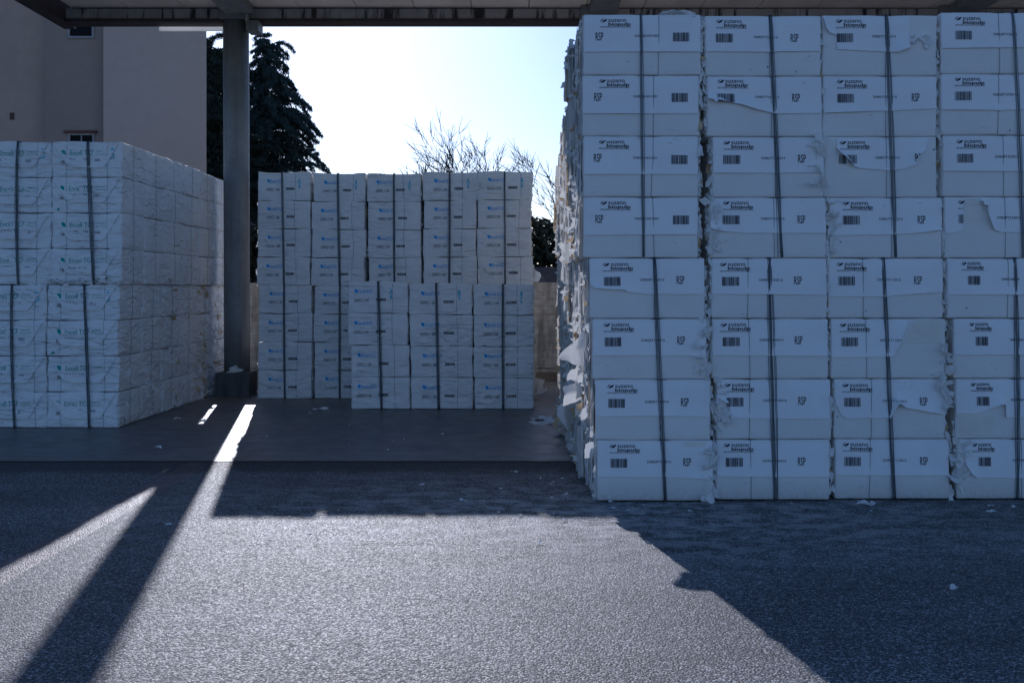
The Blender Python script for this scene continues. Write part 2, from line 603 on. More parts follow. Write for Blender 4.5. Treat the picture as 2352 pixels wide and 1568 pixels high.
def print_tcf(P, pre, code, seed, mark, dx=0.0, dt=0.0):
    P.poly(LEAF_C, .105 + dx, .150 + dx, .095 + dt, .150 + dt, 3)
    P.text('Encell TCF', .200 + dx, .470 + dx, .098 + dt, .156 + dt, 3, slant=-.004)
    P.text('Powercell', .505 + dx, .600 + dx, .098 + dt, .118 + dt, 3)
    P.text('Bleached softwood', .495 + dx, .625 + dx, .135 + dt, .147 + dt, 3)
    P.text(pre, .100 + dx, .140 + dx, .208 + dt, .250 + dt, 0)
    P.text(code, .190 + dx, .405 + dx, .188 + dt, .235 + dt, 0, slant=-.004)
    P.bars(.475 + dx, .545 + dx, .195 + dt, .232 + dt, seed, 4, 24)
    if seed % 3 == 0:
        ring = [(.5 + .5 * cos(a * pi / 5), .5 + .5 * sin(a * pi / 5)) for a in range(10)]
        P.poly(ring, .055, .085, .345, .375, 3)
    if mark:
        P.poly([(0, .6), (.5, 1), (1, .7), (.7, .2), (.3, 0)], .655, .70, .075, .10, 2)
        P.poly([(0, 0), (.9, .1), (1, 1), (.85, 1), (.75, .25), (.1, .2)], .645, .70, .13, .19, 2)


# ------------------------------------------------------------------ bales
def nodes_1d(half, r, n):
    e = [-half, -half + .45 * r, -half + r]
    inner = [-half + r + (2 * half - 2 * r) * i / n for i in range(1, n)]
    return e + inner + [half - r, half - .45 * r, half]


class Bale:
    def __init__(self, name, X, Yf, Z0, w, d, h, seed, style, nx=22, ny=4, nz=11, r=.014, wires=(), strapx=None, rz=0.0,
                 amp=.004, samp=.006, mat=None, sag=0.0):
        self.w, self.d, self.h, self.r, self.seed = w, d, h, r, seed
        self.rnd = random.Random(seed * 7919 + 13)
        self.style, self.wires, self.strapx, self.amp = style, wires, strapx, amp
        self.root = empty(name, (X, Yf + d / 2, Z0), rz)
        xs, ys, zs = nodes_1d(w / 2, r, nx), nodes_1d(d / 2, r, ny), nodes_1d(h / 2, r, nz)

        def act(t, half):
            return t if abs(t) <= half - r else math.copysign(half - r + r * sin(math.atan((abs(t) - half + r) / r)), t)
        self.fx = [act(t, w / 2) for t in xs]
        self.fz = [act(t, h / 2) + h / 2 for t in zs]
        self.tab = [[self.Fraw(x, z) for z in self.fz] for x in self.fx]
        V, Fc, idx = [], [], {}
        hw, hd, hh = w / 2 - r, d / 2 - r, h / 2 - r
        sd = seed * 3.7

        def vert(i, j, k):
            key = (i, j, k)
            if key in idx:
                return idx[key]
            p = Vector((xs[i], ys[j], zs[k]))
            q = Vector((max(-hw, min(hw, p.x)), max(-hd, min(hd, p.y)), max(-hh, min(hh, p.z))))
            nn = p - q
            # keep faces flat, round only edges
            nn = nn.normalized()
            s = q + nn * r
            if nn.y < -.2:
                s.y -= self.F(s.x, s.z + h / 2) * (-nn.y)
            if abs(nn.x) > .2:
                a = samp * fbm(sd + s.y * 4.0, s.z * 5 + sd, 3.1 * nn.x, 3)
                if style != 'euc':
                    a += samp * .9 * (1 - abs(fbm(sd + s.y * 5 + s.z * 6, s.z * 3 - sd, 9.0, 2)) * 2)
                    a += (.002 if style == 'ecf' else .007) * (1 - (2 * s.y / d) ** 4) * (1 - (2 * s.z / h) ** 4)
                    a -= .012 * math.exp(-(s.y / .02) ** 2)
                s.x += nn.x * a
            if abs(nn.z) > .5:
                s.z += nn.z * (.003 * fbm(s.x * 5 + sd, s.y * 5, 1.0, 2) + (sag * sin((s.x / w + .5) * pi * 2.0 + sd) if nn.z > 0 else 0))
                if nn.z > 0:
                    for xw in list(wires) + ([strapx] if strapx is not None else []):
                        s.z -= .006 * math.exp(-((s.x - xw) / .03) ** 2)
            # edge irregularity
            if abs(nn.x) > .2 and abs(nn.y) > .2:
                s.x += nn.x * .006 * fbm(sd, s.z * 14, 5.5, 3)
            idx[key] = len(V)
            V.append((s.x, s.y, s.z + h / 2))
            return idx[key]
        I, J, K = len(xs), len(ys), len(zs)
        for i in range(I - 1):
            for k in range(K - 1):
                Fc.append((vert(i, 0, k), vert(i + 1, 0, k), vert(i + 1, 0, k + 1), vert(i, 0, k + 1)))
                Fc.append((vert(i, J - 1, k), vert(i, J - 1, k + 1), vert(i + 1, J - 1, k + 1), vert(i + 1, J - 1, k)))
        for j in range(J - 1):
            for k in range(K - 1):
                Fc.append((vert(0, j, k), vert(0, j, k + 1), vert(0, j + 1, k + 1), vert(0, j + 1, k)))
                Fc.append((vert(I - 1, j, k), vert(I - 1, j + 1, k), vert(I - 1, j + 1, k + 1), vert(I - 1, j, k + 1)))
        for i in range(I - 1):
            for j in range(J - 1):
                Fc.append((vert(i, j, 0), vert(i, j + 1, 0), vert(i + 1, j + 1, 0), vert(i + 1, j, 0)))
                Fc.append((vert(i, j, K - 1), vert(i + 1, j, K - 1), vert(i + 1, j + 1, K - 1), vert(i, j + 1, K - 1)))
        mesh_obj('wrapper', V, Fc, mat, self.root)

    def Fraw(self, x, z):
        w, h, sd = self.w, self.h, self.seed * 5.3
        u, v = 2 * x / w, 2 * z / h - 1
        f = .006 * (1 - u ** 4) * (1 - v * v)
        f += self.amp * fbm(x * 3.3 + sd, z * 3.3, sd, 2)
        if self.style == 'ecf':
            a = fbm(x * 4 + z * 5 + sd, z * 2.2 - x * 1.5, sd, 2)
            f += .013 * (1 - min(1, abs(a) * 4))
            f += .004 * fbm(x * 9 + sd, z * 14, sd, 2)
        elif self.style == 'tcf':
            a = fbm(x * 3 + z * 4 + sd, z * 3 - x * 2, sd, 2)
            f += .013 * (1 - min(1, abs(a) * 4)) + .008 * fbm(x * 5 + sd, z * 12, sd, 2)
            f -= .012 * math.exp(-((z - .07) / .012) ** 2) * (.5 + .5 * noise.noise(Vector((x * 4 + sd, 1, 2))))
        for xw in self.wires:
            f -= .006 * math.exp(-((x - xw) / .016) ** 2)
        if self.strapx is not None:
            f -= .006 * math.exp(-((x - self.strapx) / .03) ** 2)
        return f

    def F(self, x, z):
        fx, fz = self.fx, self.fz
        i = 0
        while i < len(fx) - 2 and fx[i + 1] < x:
            i += 1
        k = 0
        while k < len(fz) - 2 and fz[k + 1] < z:
            k += 1
        a = min(1, max(0, (x - fx[i]) / (fx[i + 1] - fx[i])))
        c = min(1, max(0, (z - fz[k]) / (fz[k + 1] - fz[k])))
        t = self.tab
        return (t[i][k] * (1 - a) + t[i + 1][k] * a) * (1 - c) + (t[i][k + 1] * (1 - a) + t[i + 1][k + 1] * a) * c

    def ys(self, x, z):
        r = self.r
        dx = max(0, abs(x) - (self.w / 2 - r))
        dz = max(0, abs(z - self.h / 2) - (self.h / 2 - r))
        q = min(r * r, dx * dx + dz * dz)
        nn = sqrt(r * r - q) / r
        return -self.d / 2 + (r - sqrt(r * r - q)) - self.F(x, z) * nn

    def flap(self, prof, curl=(), name='flap', off=.004, lip=.004, mat=None, label=None):
        """sheet folded down over the front; prof: [(x fraction 0..1, z fraction of the lower edge)]"""
        w, h = self.w, self.h
        self.prof = prof
        self.fpar = (off, lip, curl)
        xsn = []
        base = [x for x in self.fx if abs(x) < w / 2 - .004]
        for a, c in zip(base[:-1], base[1:]):
            xsn.append(a)
            if c - a > .02:
                xsn.append((a + c) / 2)
        xsn.append(base[-1])
        for p, _ in prof:
            xsn.append((p - .5) * w)
        xsn = sorted(set(round(max(-w / 2 + .004, min(w / 2 - .004, x)), 4) for x in xsn))
        NR = 7
        grid = []
        for x in xsn:
            u = x / w + .5
            zl = self.zlow(u) * h
            cu = lip
            for (c0, cw, ca) in curl:
                cu += 1.7 * ca * math.exp(-((u - c0) / cw) ** 2)
            colp = []
            for k in range(NR + 1):
                v = k / NR                      # 0 at lower edge
                z = zl + (h - .006 - zl) * v
                y = self.ys(x, min(z, h - .004)) - off * min(1, (1 - v) * 6 + .25) - cu * max(0, 1 - v * 2.2) ** 2
                colp.append((x, y, z))
            grid.append((x, zl, colp))
        mb = MB()
        run = []
        for x, zl, colp in grid:
            if zl > h * .955:
                if len(run) > 1:
                    mb.sheet(list(zip(*run)))
                run = [colp] if False else []
            else:
                run.append(colp)
        if len(run) > 1:
            mb.sheet([list(r) for r in zip(*run)])
        if not mb.V:
            return
        o = mb.build(name, mat, self.root, smooth=True)
        if label:
            o['label'] = label

    def zlow(self, u):
        prof = self.prof
        z = prof[-1][1]
        for (a, za), (c, zc) in zip(prof[:-1], prof[1:]):
            if u <= a:
                z = za
                break
            if a <= u <= c:
                z = za + (zc - za) * (u - a) / max(1e-6, c - a)
                break
        return z + .004 * noise.noise(Vector((u * 9, self.seed, 0))) + (.006 * noise.noise(Vector((u * 60, self.seed, 3))) if self.rough_edge else 0)
    rough_edge = False

    def printing(self, P, off, clip=True, mats=None, parent=None):
        w, h = self.w, self.h
        V = []
        for x, t in P.V:
            X_, z = x - w / 2, h - t
            o_ = off
            if clip and hasattr(self, 'prof'):
                fo, lip, curl = self.fpar
                u = x / w
                zl = self.zlow(u) * h
                v = max(0, min(1, (z - zl) / (h - .006 - zl)))
                for (c0, cw, ca) in curl:
                    lip += 1.7 * ca * math.exp(-((u - c0) / cw) ** 2)
                o_ = fo * min(1, (1 - v) * 6 + .25) + lip * max(0, 1 - v * 2.2) ** 2 + .0024
            V.append((X_, self.ys(X_, z) - o_, z))
        Fc, Mi = [], []
        for f, m in zip(P.F, P.M):
            if clip and hasattr(self, 'prof'):
                cx = sum(P.V[i][0] for i in f) / len(f)
                cz = h - sum(P.V[i][1] for i in f) / len(f)
                if cz < self.zlow(cx / w) * h + .002:
                    continue
            if any(P.V[i][0] > w - .004 or P.V[i][0] < .004 for i in f):
                continue
            Fc.append(f)
            Mi.append(m)
        if not Fc:
            return
        used = sorted({i for f in Fc for i in f})
        rm = {a: b_ for b_, a in enumerate(used)}
        mesh_obj('printing', [V[i] for i in used], [tuple(rm[i] for i in f) for f in Fc], mats, self.root, smooth=False, midx=Mi)

    def wire_loops(self, sidey=False, off=.0015, r=.0016, slant=0.0):
        w, d, h = self.w, self.d, self.h
        for xw in self.wires:
            mb = MB()
            s = self.rnd.uniform(-1, 1) * .012 + slant
            pts = []
            for k in range(12):
                z = .004 + (h - .008) * k / 11
                x = xw + s * (k / 11 - .5) + .003 * noise.noise(Vector((z * 9, xw * 5, self.seed)))
                pts.append((x, self.ys(x, z) - off - (.004 if hasattr(self, 'prof') else 0), z))
            top = [(xw + s * .5, -d / 4, h - .002), (xw, d / 4, h - .002)]
            back = [(xw, d / 2 + .006, h - .02), (xw, d / 2 + .006, .02), (xw, 0, .003)]
            mb.tube(pts + top + back, r, 4, closed=True)
            mb.build('binding_wire', M['wire'], self.root, smooth=True)
        if sidey:
            mb = MB()
            pts = []
            q = self.rnd.uniform(-.03, .03)
            for sgn in (1, -1):
                rng = range(10) if sgn > 0 else reversed(range(10))
                for k in rng:
                    z = .004 + (h - .008) * k / 9
                    y = q + .008 * noise.noise(Vector((z * 8, sgn, self.seed * 1.3)))
                    pts.append((sgn * (w / 2 + .012), y, z))
            mb.tube(pts, r, 4, closed=True)
            mb.build('binding_wire', M['wire'], self.root, smooth=True)

    def slabs(self, x0, x1, z0, z1, n=9, off=.001, slant=0.0):
        """bared pulp sheets, edge on"""
        mb = MB()
        w, h = self.w, self.h
        for i in range(n):
            za = (z0 + (z1 - z0) * i / n) * h
            zb = (z0 + (z1 - z0) * (i + .72) / n) * h
            xa = (x0 - .5) * w + self.rnd.uniform(-.012, .012) + slant * i / n
            xb = (x1 - .5) * w + self.rnd.uniform(-.008, .004)
            o_ = self.rnd.uniform(.0, .0035) + off
            rows = []
            for z, e in ((za, -.006), (za + .001, o_), (zb, o_), (zb + .001, -.006)):
                rows.append([(xa + (xb - xa) * k / 8, self.ys(xa + (xb - xa) * k / 8, z) - e - .0015 * abs(noise.noise(Vector((k * .7, i * 3.1, self.seed)))), z) for k in range(9)])
            mb.sheet(rows)
        mb.build('bared_sheets', M['sheet_edges'], self.root, smooth=False)


def shard(mb, c, u, v, su, sv, rnd, m=0, curl=.3, nu=4, nv=4):
    """ragged curled piece of paper: grows from c along v, width along u"""
    u, v = Vector(u).normalized(), Vector(v).normalized()
    nrm = u.cross(v).normalized()
    c = Vector(c)
    rows = []
    sk = rnd.uniform(-.5, .5)
    tp = rnd.uniform(.15, 1.0)
    ph = rnd.uniform(0, 6)
    for j in range(nv + 1):
        t = j / nv
        wd = su * (1 - (1 - tp) * t)
        row = []
        for i in range(nu + 1):
            s = i / nu - .5
            e = 1.0
            p = c + u * (s * wd + sk * su * t * .6) + v * (sv * t)
            if i in (0, nu):
                p += u * rnd.uniform(-.12, .12) * su
            if j == nv:
                p += v * rnd.uniform(-.18, .18) * sv
            p += nrm * (curl * sv * t * t + .06 * su * sin(ph + s * 5 + t * 3))
            row.append(p[:])
        rows.append(row)
    mb.sheet(rows, m)


# wire bundles --------------------------------------------------------------
def wire_bundle(label, pxt, pxb, Yf, z0, z1, depth, n=5, group='strapping wire bundles round the bale units', spread=(.5, 1.0), dxm=0.0, seed=0, rr=.0024, proud=.008):
    rnd = random.Random(seed + 5)
    mb = MB()
    xt, xb = wx(pxt, Yf), wx(pxb, Yf)
    for i in range(n):
        ot = (i - (n - 1) / 2) * .0042 * (1 + spread[0] * rnd.uniform(-.3, 1))
        ob = (i - (n - 1) / 2) * .0042 * (1 + spread[1] * rnd.uniform(-.3, 1))
        om = (i - (n - 1) / 2) * .0042 * (1 + 1.4 * rnd.random()) + dxm
        pts = []
        K = 18
        yo = Yf - proud - .004 * (i % 2)
        for k in range(K + 1):
            t = k / K
            z = z1 - (z1 - z0) * t
            off = (ot * (1 - t) + ob * t) + (om - (ot + ob) / 2) * sin(pi * t)
            x = xt + (xb - xt) * t + off
            y = yo + (.012 if k in (0,) else 0) + .003 * sin(t * 8 * pi + i)
            zz = z + (.004 if k == 0 else 0) - (0 if k < K else -.006)
            pts.append((x, y, zz))
        pts += [(xb + ob, Yf + depth * .5, z0 + .002), (xb + ob, Yf + depth + .012, z0 + .02), (xt + ot, Yf + depth + .012, z1 - .02), (xt + ot, Yf + depth * .5, z1 + .004)]
        mb.tube(pts, rr, 5, closed=True)
    o = mb.build('wire_bundle', M['wire'], None, smooth=True)
    # move the origin to the foot of the bundle
    c = Vector((xb, Yf, z0))
    for v in o.data.vertices:
        v.co -= c
    o.location = c
    tag(o, label, 'wire bundle', group)
    return o


ORD = ['bottom', 'second', 'third', 'fourth', 'fifth', 'sixth', 'seventh', 'topmost']
LAYW = ['bottom layer'] + [q + ' layer up' for q in ORD[1:7]] + ['topmost layer']
INKS = [M['ink_black'], M['ink_blue'], M['ink_cyan'], M['ink_green'], M['ink_grey']]

# ---- right-hand block: four front stacks of eight ------------------------------------------
YR = F0 / 310.0
HB = .4496
W_R, D_R = .858, .72
upL = [[1340, 1337.5, 1340, 1340], [1619, 1623, 1636, 1630], [1888.7, 1889, 1894, 1904], [2161, 2161, 2165, 2169]]
upR = [[1610, 1606, 1604, 1603.5], [1886, 1887.6, 1893, 1898], [2152, 2152, 2152, 2164], [2430, 2430, 2433, 2437]]
loL = [[1354, 1361, 1367, 1371], [1634, 1635, 1646, 1645], [1901, 1908, 1916, 1918], [2175, 2190, 2195, 2198]]
loR = [[1619, 1623, 1632, 1638], [1899, 1902, 1908, 1906], [2166, 2171, 2173, 2181], [2438, 2452, 2458, 2462]]
STR_U = [(1472, 1478), (1769, 1794), (2036, 2057), (2326, 2349)]
STR_L = [(1503, 1528), (1766, 1781), (2028, 2053), (2331, 2336)]
CODE_U = ['D0828U431001', 'D0827T321014', 'D0827T321015', 'D0828T332015']
CODE_L = ['D0828T332016', 'D0903T105016', 'D0905T112012', 'D0830U681008']
LAY_U = [(.120, .656, .374, .083, 1), (.090, .087, .371, .643, 1), (.108, .108, .378, .665, 1), (.108, .110, .396, .66, 1)]
LAY_L = [(.090, .097, .368, .635, 1), (.060, .076, .350, .610, 1), (.060, .072, .360, .636, 1), (.115, .160, .415, .66, .74)]
WIRE_U = [[.545, .51, .49, .50], [.56, .56, .57, .55], [.55, .55, .55, .55], [.50, .49, .52, .52]]
WIRE_L = [[.56, .565, .57, .575], [.315, .325, .285, .30], [.308, .308, .325, .303], [.53, .55, .55, .56]]
# torn lower edges of the folded sheets, (x fraction, z fraction of the lower edge)
TORN = {
    (1, 6): ([(0, .62), (.05, .60), (.07, .55), (.10, .60), (.3, .52), (.45, .43), (.6, .375), (1, .38)], [(.05, .10, .02), (.35, .2, .012)]),
    (1, 4): ([(0, .50), (.03, .47), (.1, .44), (.3, .41), (1, .41)], [(.06, .08, .012)]),
    (2, 7): ([(0, 1.0), (.012, .88), (.03, .76), (.06, .70), (.12, .67), (.125, .43), (.4, .40), (.66, .38), (.68, .40), (.76, .46), (.765, 1.0), (1, 1.0)], [(.70, .06, .02), (.03, .05, .012)]),
    (2, 6): ([(0, .385), (.4, .41), (.6, .42), (1, .46)], [(.2, .2, .006)]),
    (2, 5): ([(0, 1.0), (.10, .99), (.105, .78), (.14, .70), (.2, .60), (.26, .50), (.32, .475), (.55, .44), (.7, .46), (.8, .53), (.815, .66), (.90, .80), (.93, 1.0), (1, 1.0)], [(.17, .08, .03), (.82, .05, .015)]),
    (2, 4): ([(0, .37), (.5, .385), (.7, .40), (1, .46)], [(.9, .12, .01)]),
    (3, 4): ([(0, .40), (.10, .42), (.16, .46), (.165, 1.0), (.30, 1.0), (.31, .9), (.34, .84), (.37, .62), (.41, .47), (.48, .42), (1, .42)], [(.36, .06, .025)]),
    (0, 3): ([(0, .62), (.02, .54), (.05, .50), (.2, .485), (.30, .475), (.33, .44), (.5, .405), (1, .40)], [(.15, .2, .012)]),
    (2, 3): ([(0, .36), (.5, .36), (.6, .385), (1, .44)], [(.8, .2, .004)]),
    (1, 1): ([(0, .70), (.1, .60), (.12, .36), (.4, .35), (1, .345)], [(.08, .06, .01)]),
    (2, 2): ([(0, .35), (.50, .37), (.55, .38), (.56, .46), (.60, .60), (.68, .99), (.70, 1.0), (1, 1.0)], [(.6, .06, .01)]),
    (2, 1): ([(0, 1.0), (.01, .62), (.06, .40), (.10, .345), (.5, .35), (.55, .58), (.57, .60), (.62, .53), (.8, .47), (1, .40)], [(.58, .07, .03), (.8, .15, .012)]),
    (3, 1): ([(0, .42), (.2, .42), (.36, .56), (.37, .58), (.42, .58), (.43, .36), (1, .355)], [(.38, .06, .02)]),
    (3, 0): ([(0, 1.0), (.06, .98), (.07, .60), (.12, .42), (.17, .36), (.5, .355), (1, .35)], [(.13, .05, .012)]),
    (0, 0): ([(0, .40), (.6, .395), (.8, .38), (1, .36)], [(.9, .1, .006)]),
}
col_word = ['first', 'second', 'third', 'fourth']
bi = 0
zu_scale = [.4512, .4508, .4530, .4590]
for c in range(4):
    Yc = YR + (0, .03, .055, .06)[c]
    for lay in range(8):
        up = lay >= 4
        row = 7 - lay if up else 3 - lay
        L = (upL if up else loL)[c][row]
        R = (upR if up else loR)[c][row]
        z0 = lay * HB if not up else 4 * HB + (lay - 4) * zu_scale[c]
        hb = zu_scale[c] if up else HB
        x0, x1 = wx(L, Yc), wx(R, Yc)
        w = x1 - x0
        bi += 1
        rr = random.Random(bi * 31)
        sx = (STR_U if up else STR_L)[c]
        t = (3.5 - (3 - row)) / 4 if False else (row + .5) / 4
        sxp = wx(sx[0] + (sx[1] - sx[0]) * t, Yc) - (x0 + x1) / 2
        wf = (WIRE_U if up else WIRE_L)[c][row]
        wpos = (wf if wf > .3 or c else wf) * 1.0
        wxp = (wpos - .5) * w if wpos > .3 else (wpos * .858 - w / 2)
        if not up and c in (1, 2):
            wxp = wpos * .858 - w / 2
        if up and c == 0:
            wxp = wpos * .858 + .02 - w / 2 + .07
        nsheet = 'smooth white bale'
        if (c, lay) in TORN:
            nsheet = 'torn-fronted white bale'
        lab = '%s, %s, %s right-hand front stack from the gap' % (nsheet, LAYW[lay], col_word[c])
        b = Bale('pulp_bale', (x0 + x1) / 2, Yc + rr.uniform(-.004, .004), z0 + .002, w, D_R if c == 0 else 1.42, hb - .003, bi, 'euc', 26, 6 if c == 0 else 3, 12,  # other columns' bodies stretched back, unseen, to keep the gaps between stacks dark
                 wires=(wxp,), strapx=sxp, amp=.003, mat=M['kraft_white'])
        tag(b.root, lab, 'pulp bale', 'white bales of the right-hand block')
        if (c, lay) in TORN:
            prof, curl = TORN[(c, lay)]
            b.rough_edge = True
        else:
            e = (.37, .40, .40, .41)[c] if up else .395
            prof, curl = [(0, e + rr.uniform(-.01, .01)), (.5, e + rr.uniform(-.012, .012)), (1, e + rr.uniform(-.015, .015))], [(rr.random(), .25, .003)]
        b.flap(prof, curl, mat=M['flap'])
        P = Print()
        l_ = (LAY_U if up else LAY_L)[c]
        print_eucalyptus(P, *l_[:4], (CODE_U if up else CODE_L)[c], l_[4], rr.uniform(-.004, .006), c * 10 + (1 if up else 2))
        an, jx = rr.uniform(-.012, .012), rr.uniform(-.010, .010)
        P.V = [(x_ + jx, t_ + an * (x_ - w / 2)) for x_, t_ in P.V]
        b.printing(P, .0062, True, INKS)
        # printing left on the layer below a torn sheet
        if (c, lay) == (2, 5):
            keep = b.prof
            del b.prof
            P2 = Print()
            P2.bars(.105, .16, .136, .202, 99)
            b.printing(P2, .0015, False, INKS)
            b.prof = keep
        b.wire_loops(slant=.01 if c == 0 and row in (2,) else 0)
        if (c, lay) == (2, 2):
            b.slabs(.67, .975, .60, .985, 11, slant=.05)
        if (c, lay) == (3, 1):
            b.slabs(.03, .33, .06, .40, 9)
        if (c, lay) == (3, 4):
            b.slabs(.17, .33, .60, .98, 10)
        if (c, lay) == (0, 0):
            b.slabs(.74, .93, .90, .985, 3, .004)
        # ragged wrapper along the upright edges
        mb = MB()
        n_r = 24 if (c == 0 and up) else 15
        n_l = 0 if c == 0 else (12 if c == 1 else 5)
        if c == 1 and up:
            n_l = 32
        for side, cnt in ((1, n_r if c < 3 else 0), (-1, n_l)):
            for i in range(cnt):
                z = rr.uniform(.01, hb - .03)
                y = -b.d / 2 + rr.uniform(-.004, .10)
                s_ = rr.uniform(.015, .05)
                shard(mb, (side * (w / 2 - .002), y, z), (rr.uniform(-.3, .3), rr.uniform(-.3, 1), 1), (side, rr.uniform(-.9, .3), rr.uniform(-.4, .4)),
                      rr.uniform(.03, .14), rr.uniform(.008, .036), rr, 1 if rr.random() < .06 else 0, rr.uniform(-.6, .8))
        for i in range(rr.choice((0, 2, 4, 7))):
            sxx, szz = rr.uniform(-.45, .45) * w, rr.choice((rr.uniform(.86, .97), rr.uniform(.05, .35))) * hb
            shard(mb, (sxx, b.ys(sxx, szz) - .005, szz), (1, -.1, rr.uniform(-.3, .3)), (rr.uniform(-.5, .5), -.15, rr.uniform(-1, .3)), rr.uniform(.01, .05), rr.uniform(.006, .018), rr, 0, rr.uniform(.0, .6), 3, 2)
        if (c, lay) in ((1, 4), (1, 5), (0, 0), (2, 4), (1, 1), (0, 2), (3, 0)):
            # crumpled knots of wrapper over the right-hand or left-hand edge
            side = -1 if (c, lay) in ((2, 4), (1, 4), (1, 1), (3, 0)) else 1
            for i in range(22):
                z = rr.uniform(.02, hb - .02)
                x = side * (w / 2 - rr.uniform(0, .07))
                shard(mb, (x, -b.d / 2 - .010, z), (rr.uniform(-1, 1), rr.uniform(-.5, .1), rr.uniform(-1, 1)), (rr.uniform(-1, 1), rr.uniform(-.7, .0), rr.uniform(-1, 1)),
                      rr.uniform(.03, .09), rr.uniform(.025, .08), rr, 0, rr.uniform(-.4, .9))
        if (c, lay) == (2, 2) or (c, lay) == (2, 1):
            for i in range(12):
                z = rr.uniform(.0, hb * .6) if lay == 2 else rr.uniform(hb * .5, hb)
                shard(mb, (w / 2 - .02 + rr.uniform(-.03, .03), -b.d / 2 - .012, z), (rr.uniform(-.5, .5), 0, 1), (rr.uniform(-1, 1), -.6, rr.uniform(-.4, .4)),
                      rr.uniform(.03, .10), rr.uniform(.03, .07), rr, 0, rr.uniform(-.4, .7))
        if (c, lay) == (2, 7):
            for i in range(9):
                shard(mb, (w * .5 - .20 + rr.uniform(0, .16), -b.d / 2 - .010, hb - .19 + rr.uniform(-.03, .05)), (1, -.1, rr.uniform(-.4, .4)), (rr.uniform(-.4, .4), -.6, rr.uniform(-1, .6)),
                      rr.uniform(.02, .07), rr.uniform(.02, .05), rr, 0, rr.uniform(-.4, .7))
        if (c, lay) == (0, 7):
            for i in range(4):
                shard(mb, (w * .5 - .27 + .05 * i, -b.d / 2 + .04, hb + .002 + .003 * i), (1, .1, .02), (0, -1, .10), .16, .05, rr, 0, -.1)
        if mb.V:
            mb.build('torn_wrapper', [M['shard'], M['shard_tan']], b.root, smooth=False)
    for up in (True, False):
        st = (STR_U if up else STR_L)[c]
        z0_ = 4 * HB if up else 0.0
        z1_ = z0_ + 4 * (zu_scale[c] if up else HB)
        wire_bundle('dark wire bundle strapping the %s unit of the %s right-hand front stack from the gap' % ('upper' if up else 'lower', col_word[c]),
                    st[0], st[1], Yc, z0_ + .003, z1_, 2 * D_R if c == 0 else D_R, n=(4, 6, 5, 4)[c] + (0 if up else 1), seed=c * 2 + up, spread=((.2, .2), (.1, 1.4), (.2, .8), (.1, .4))[c],
                    dxm=(0, 0, 0, .008)[c])

# ---- the same block running back along the gap ----------------------------------------------
side_words = ['second', 'third', 'fourth', 'fifth', 'sixth', 'seventh', 'eighth', 'ninth', 'tenth']
for k in range(1, 10):
    Yk = YR + .72 * k + .012 * k
    white = k < 4
    tall = k < 2
    for lay in range(8):
        hb = HB if tall else .398
        if tall and lay >= 4:
            hb_z = 4 * HB + (lay - 4) * .4512
            hb = .4512
        else:
            hb_z = lay * hb
        rr = random.Random(900 + k * 17 + lay)
        edge = .515 + .021 * max(0, k - 1) + (.075 if lay < 4 else .0) * (1 if k < 3 else .4) + rr.uniform(-.015, .015)
        w = .80
        mat = M['kraft_white'] if white else M['wrap_cream']
        b = Bale('pulp_bale', edge + w / 2, Yk, hb_z + .002, w, .72, hb - .003, 500 + k * 10 + lay, 'euc', 3, 7, 6, amp=.003, samp=.012, mat=mat)
        tag(b.root, '%s bale with ragged sheets, %s, %s stack back along the gap\'s right side' % ('white' if white else 'cream', LAYW[lay], side_words[k - 1]),
            'pulp bale', 'bales along the right side of the gap')
        mb = MB()
        nf = 26 if k < 4 else 14
        for i in range(nf):
            y0 = rr.uniform(-.36, .34)
            wd = rr.uniform(.01, .11)
            ztop = hb - rr.uniform(0, .05)
            zbot = rr.uniform(-.005, .06) if rr.random() < .7 else rr.uniform(.1, .25)
            o1, o2 = rr.uniform(.002, .035), rr.uniform(.002, .035)
            if rr.random() < .12:
                o1 += .03
            ph = rr.uniform(0, 9)
            rows = []
            for j in range(8):
                t = j / 7
                z = zbot + (ztop - zbot) * t
                wob = .012 * noise.noise(Vector((ph, t * 3, 0))) + .004 * noise.noise(Vector((ph, t * 14, 0)))
                jy = .008 * noise.noise(Vector((ph + 4, t * 12, 0)))
                rows.append([(-w / 2 - max(.001, o1 + wob), y0 + jy, z), (-w / 2 - max(.001, (o1 + o2) / 2 + wob * .7) - .003, y0 + wd / 2, z), (-w / 2 - max(.001, o2 * .7 + wob), y0 + wd - jy, z)])
            mb.sheet(rows, 1 if rr.random() < .07 else 0)
        for i in range(16 if k < 4 else 8):
            shard(mb, (-w / 2 - .01, rr.uniform(-.36, .36), rr.uniform(.0, hb)), (rr.uniform(-.3, .3), rr.uniform(-1, 1), 1), (-1, rr.uniform(-1.2, .3), rr.uniform(-.8, .5)),
                  rr.uniform(.02, .09), rr.uniform(.015, .075), rr, 1 if rr.random() < .12 else 0, rr.uniform(-.6, .9), 3, 3)
        mb.build('torn_sheets', [M['shard'], M['shard_tan']], b.root, smooth=False)

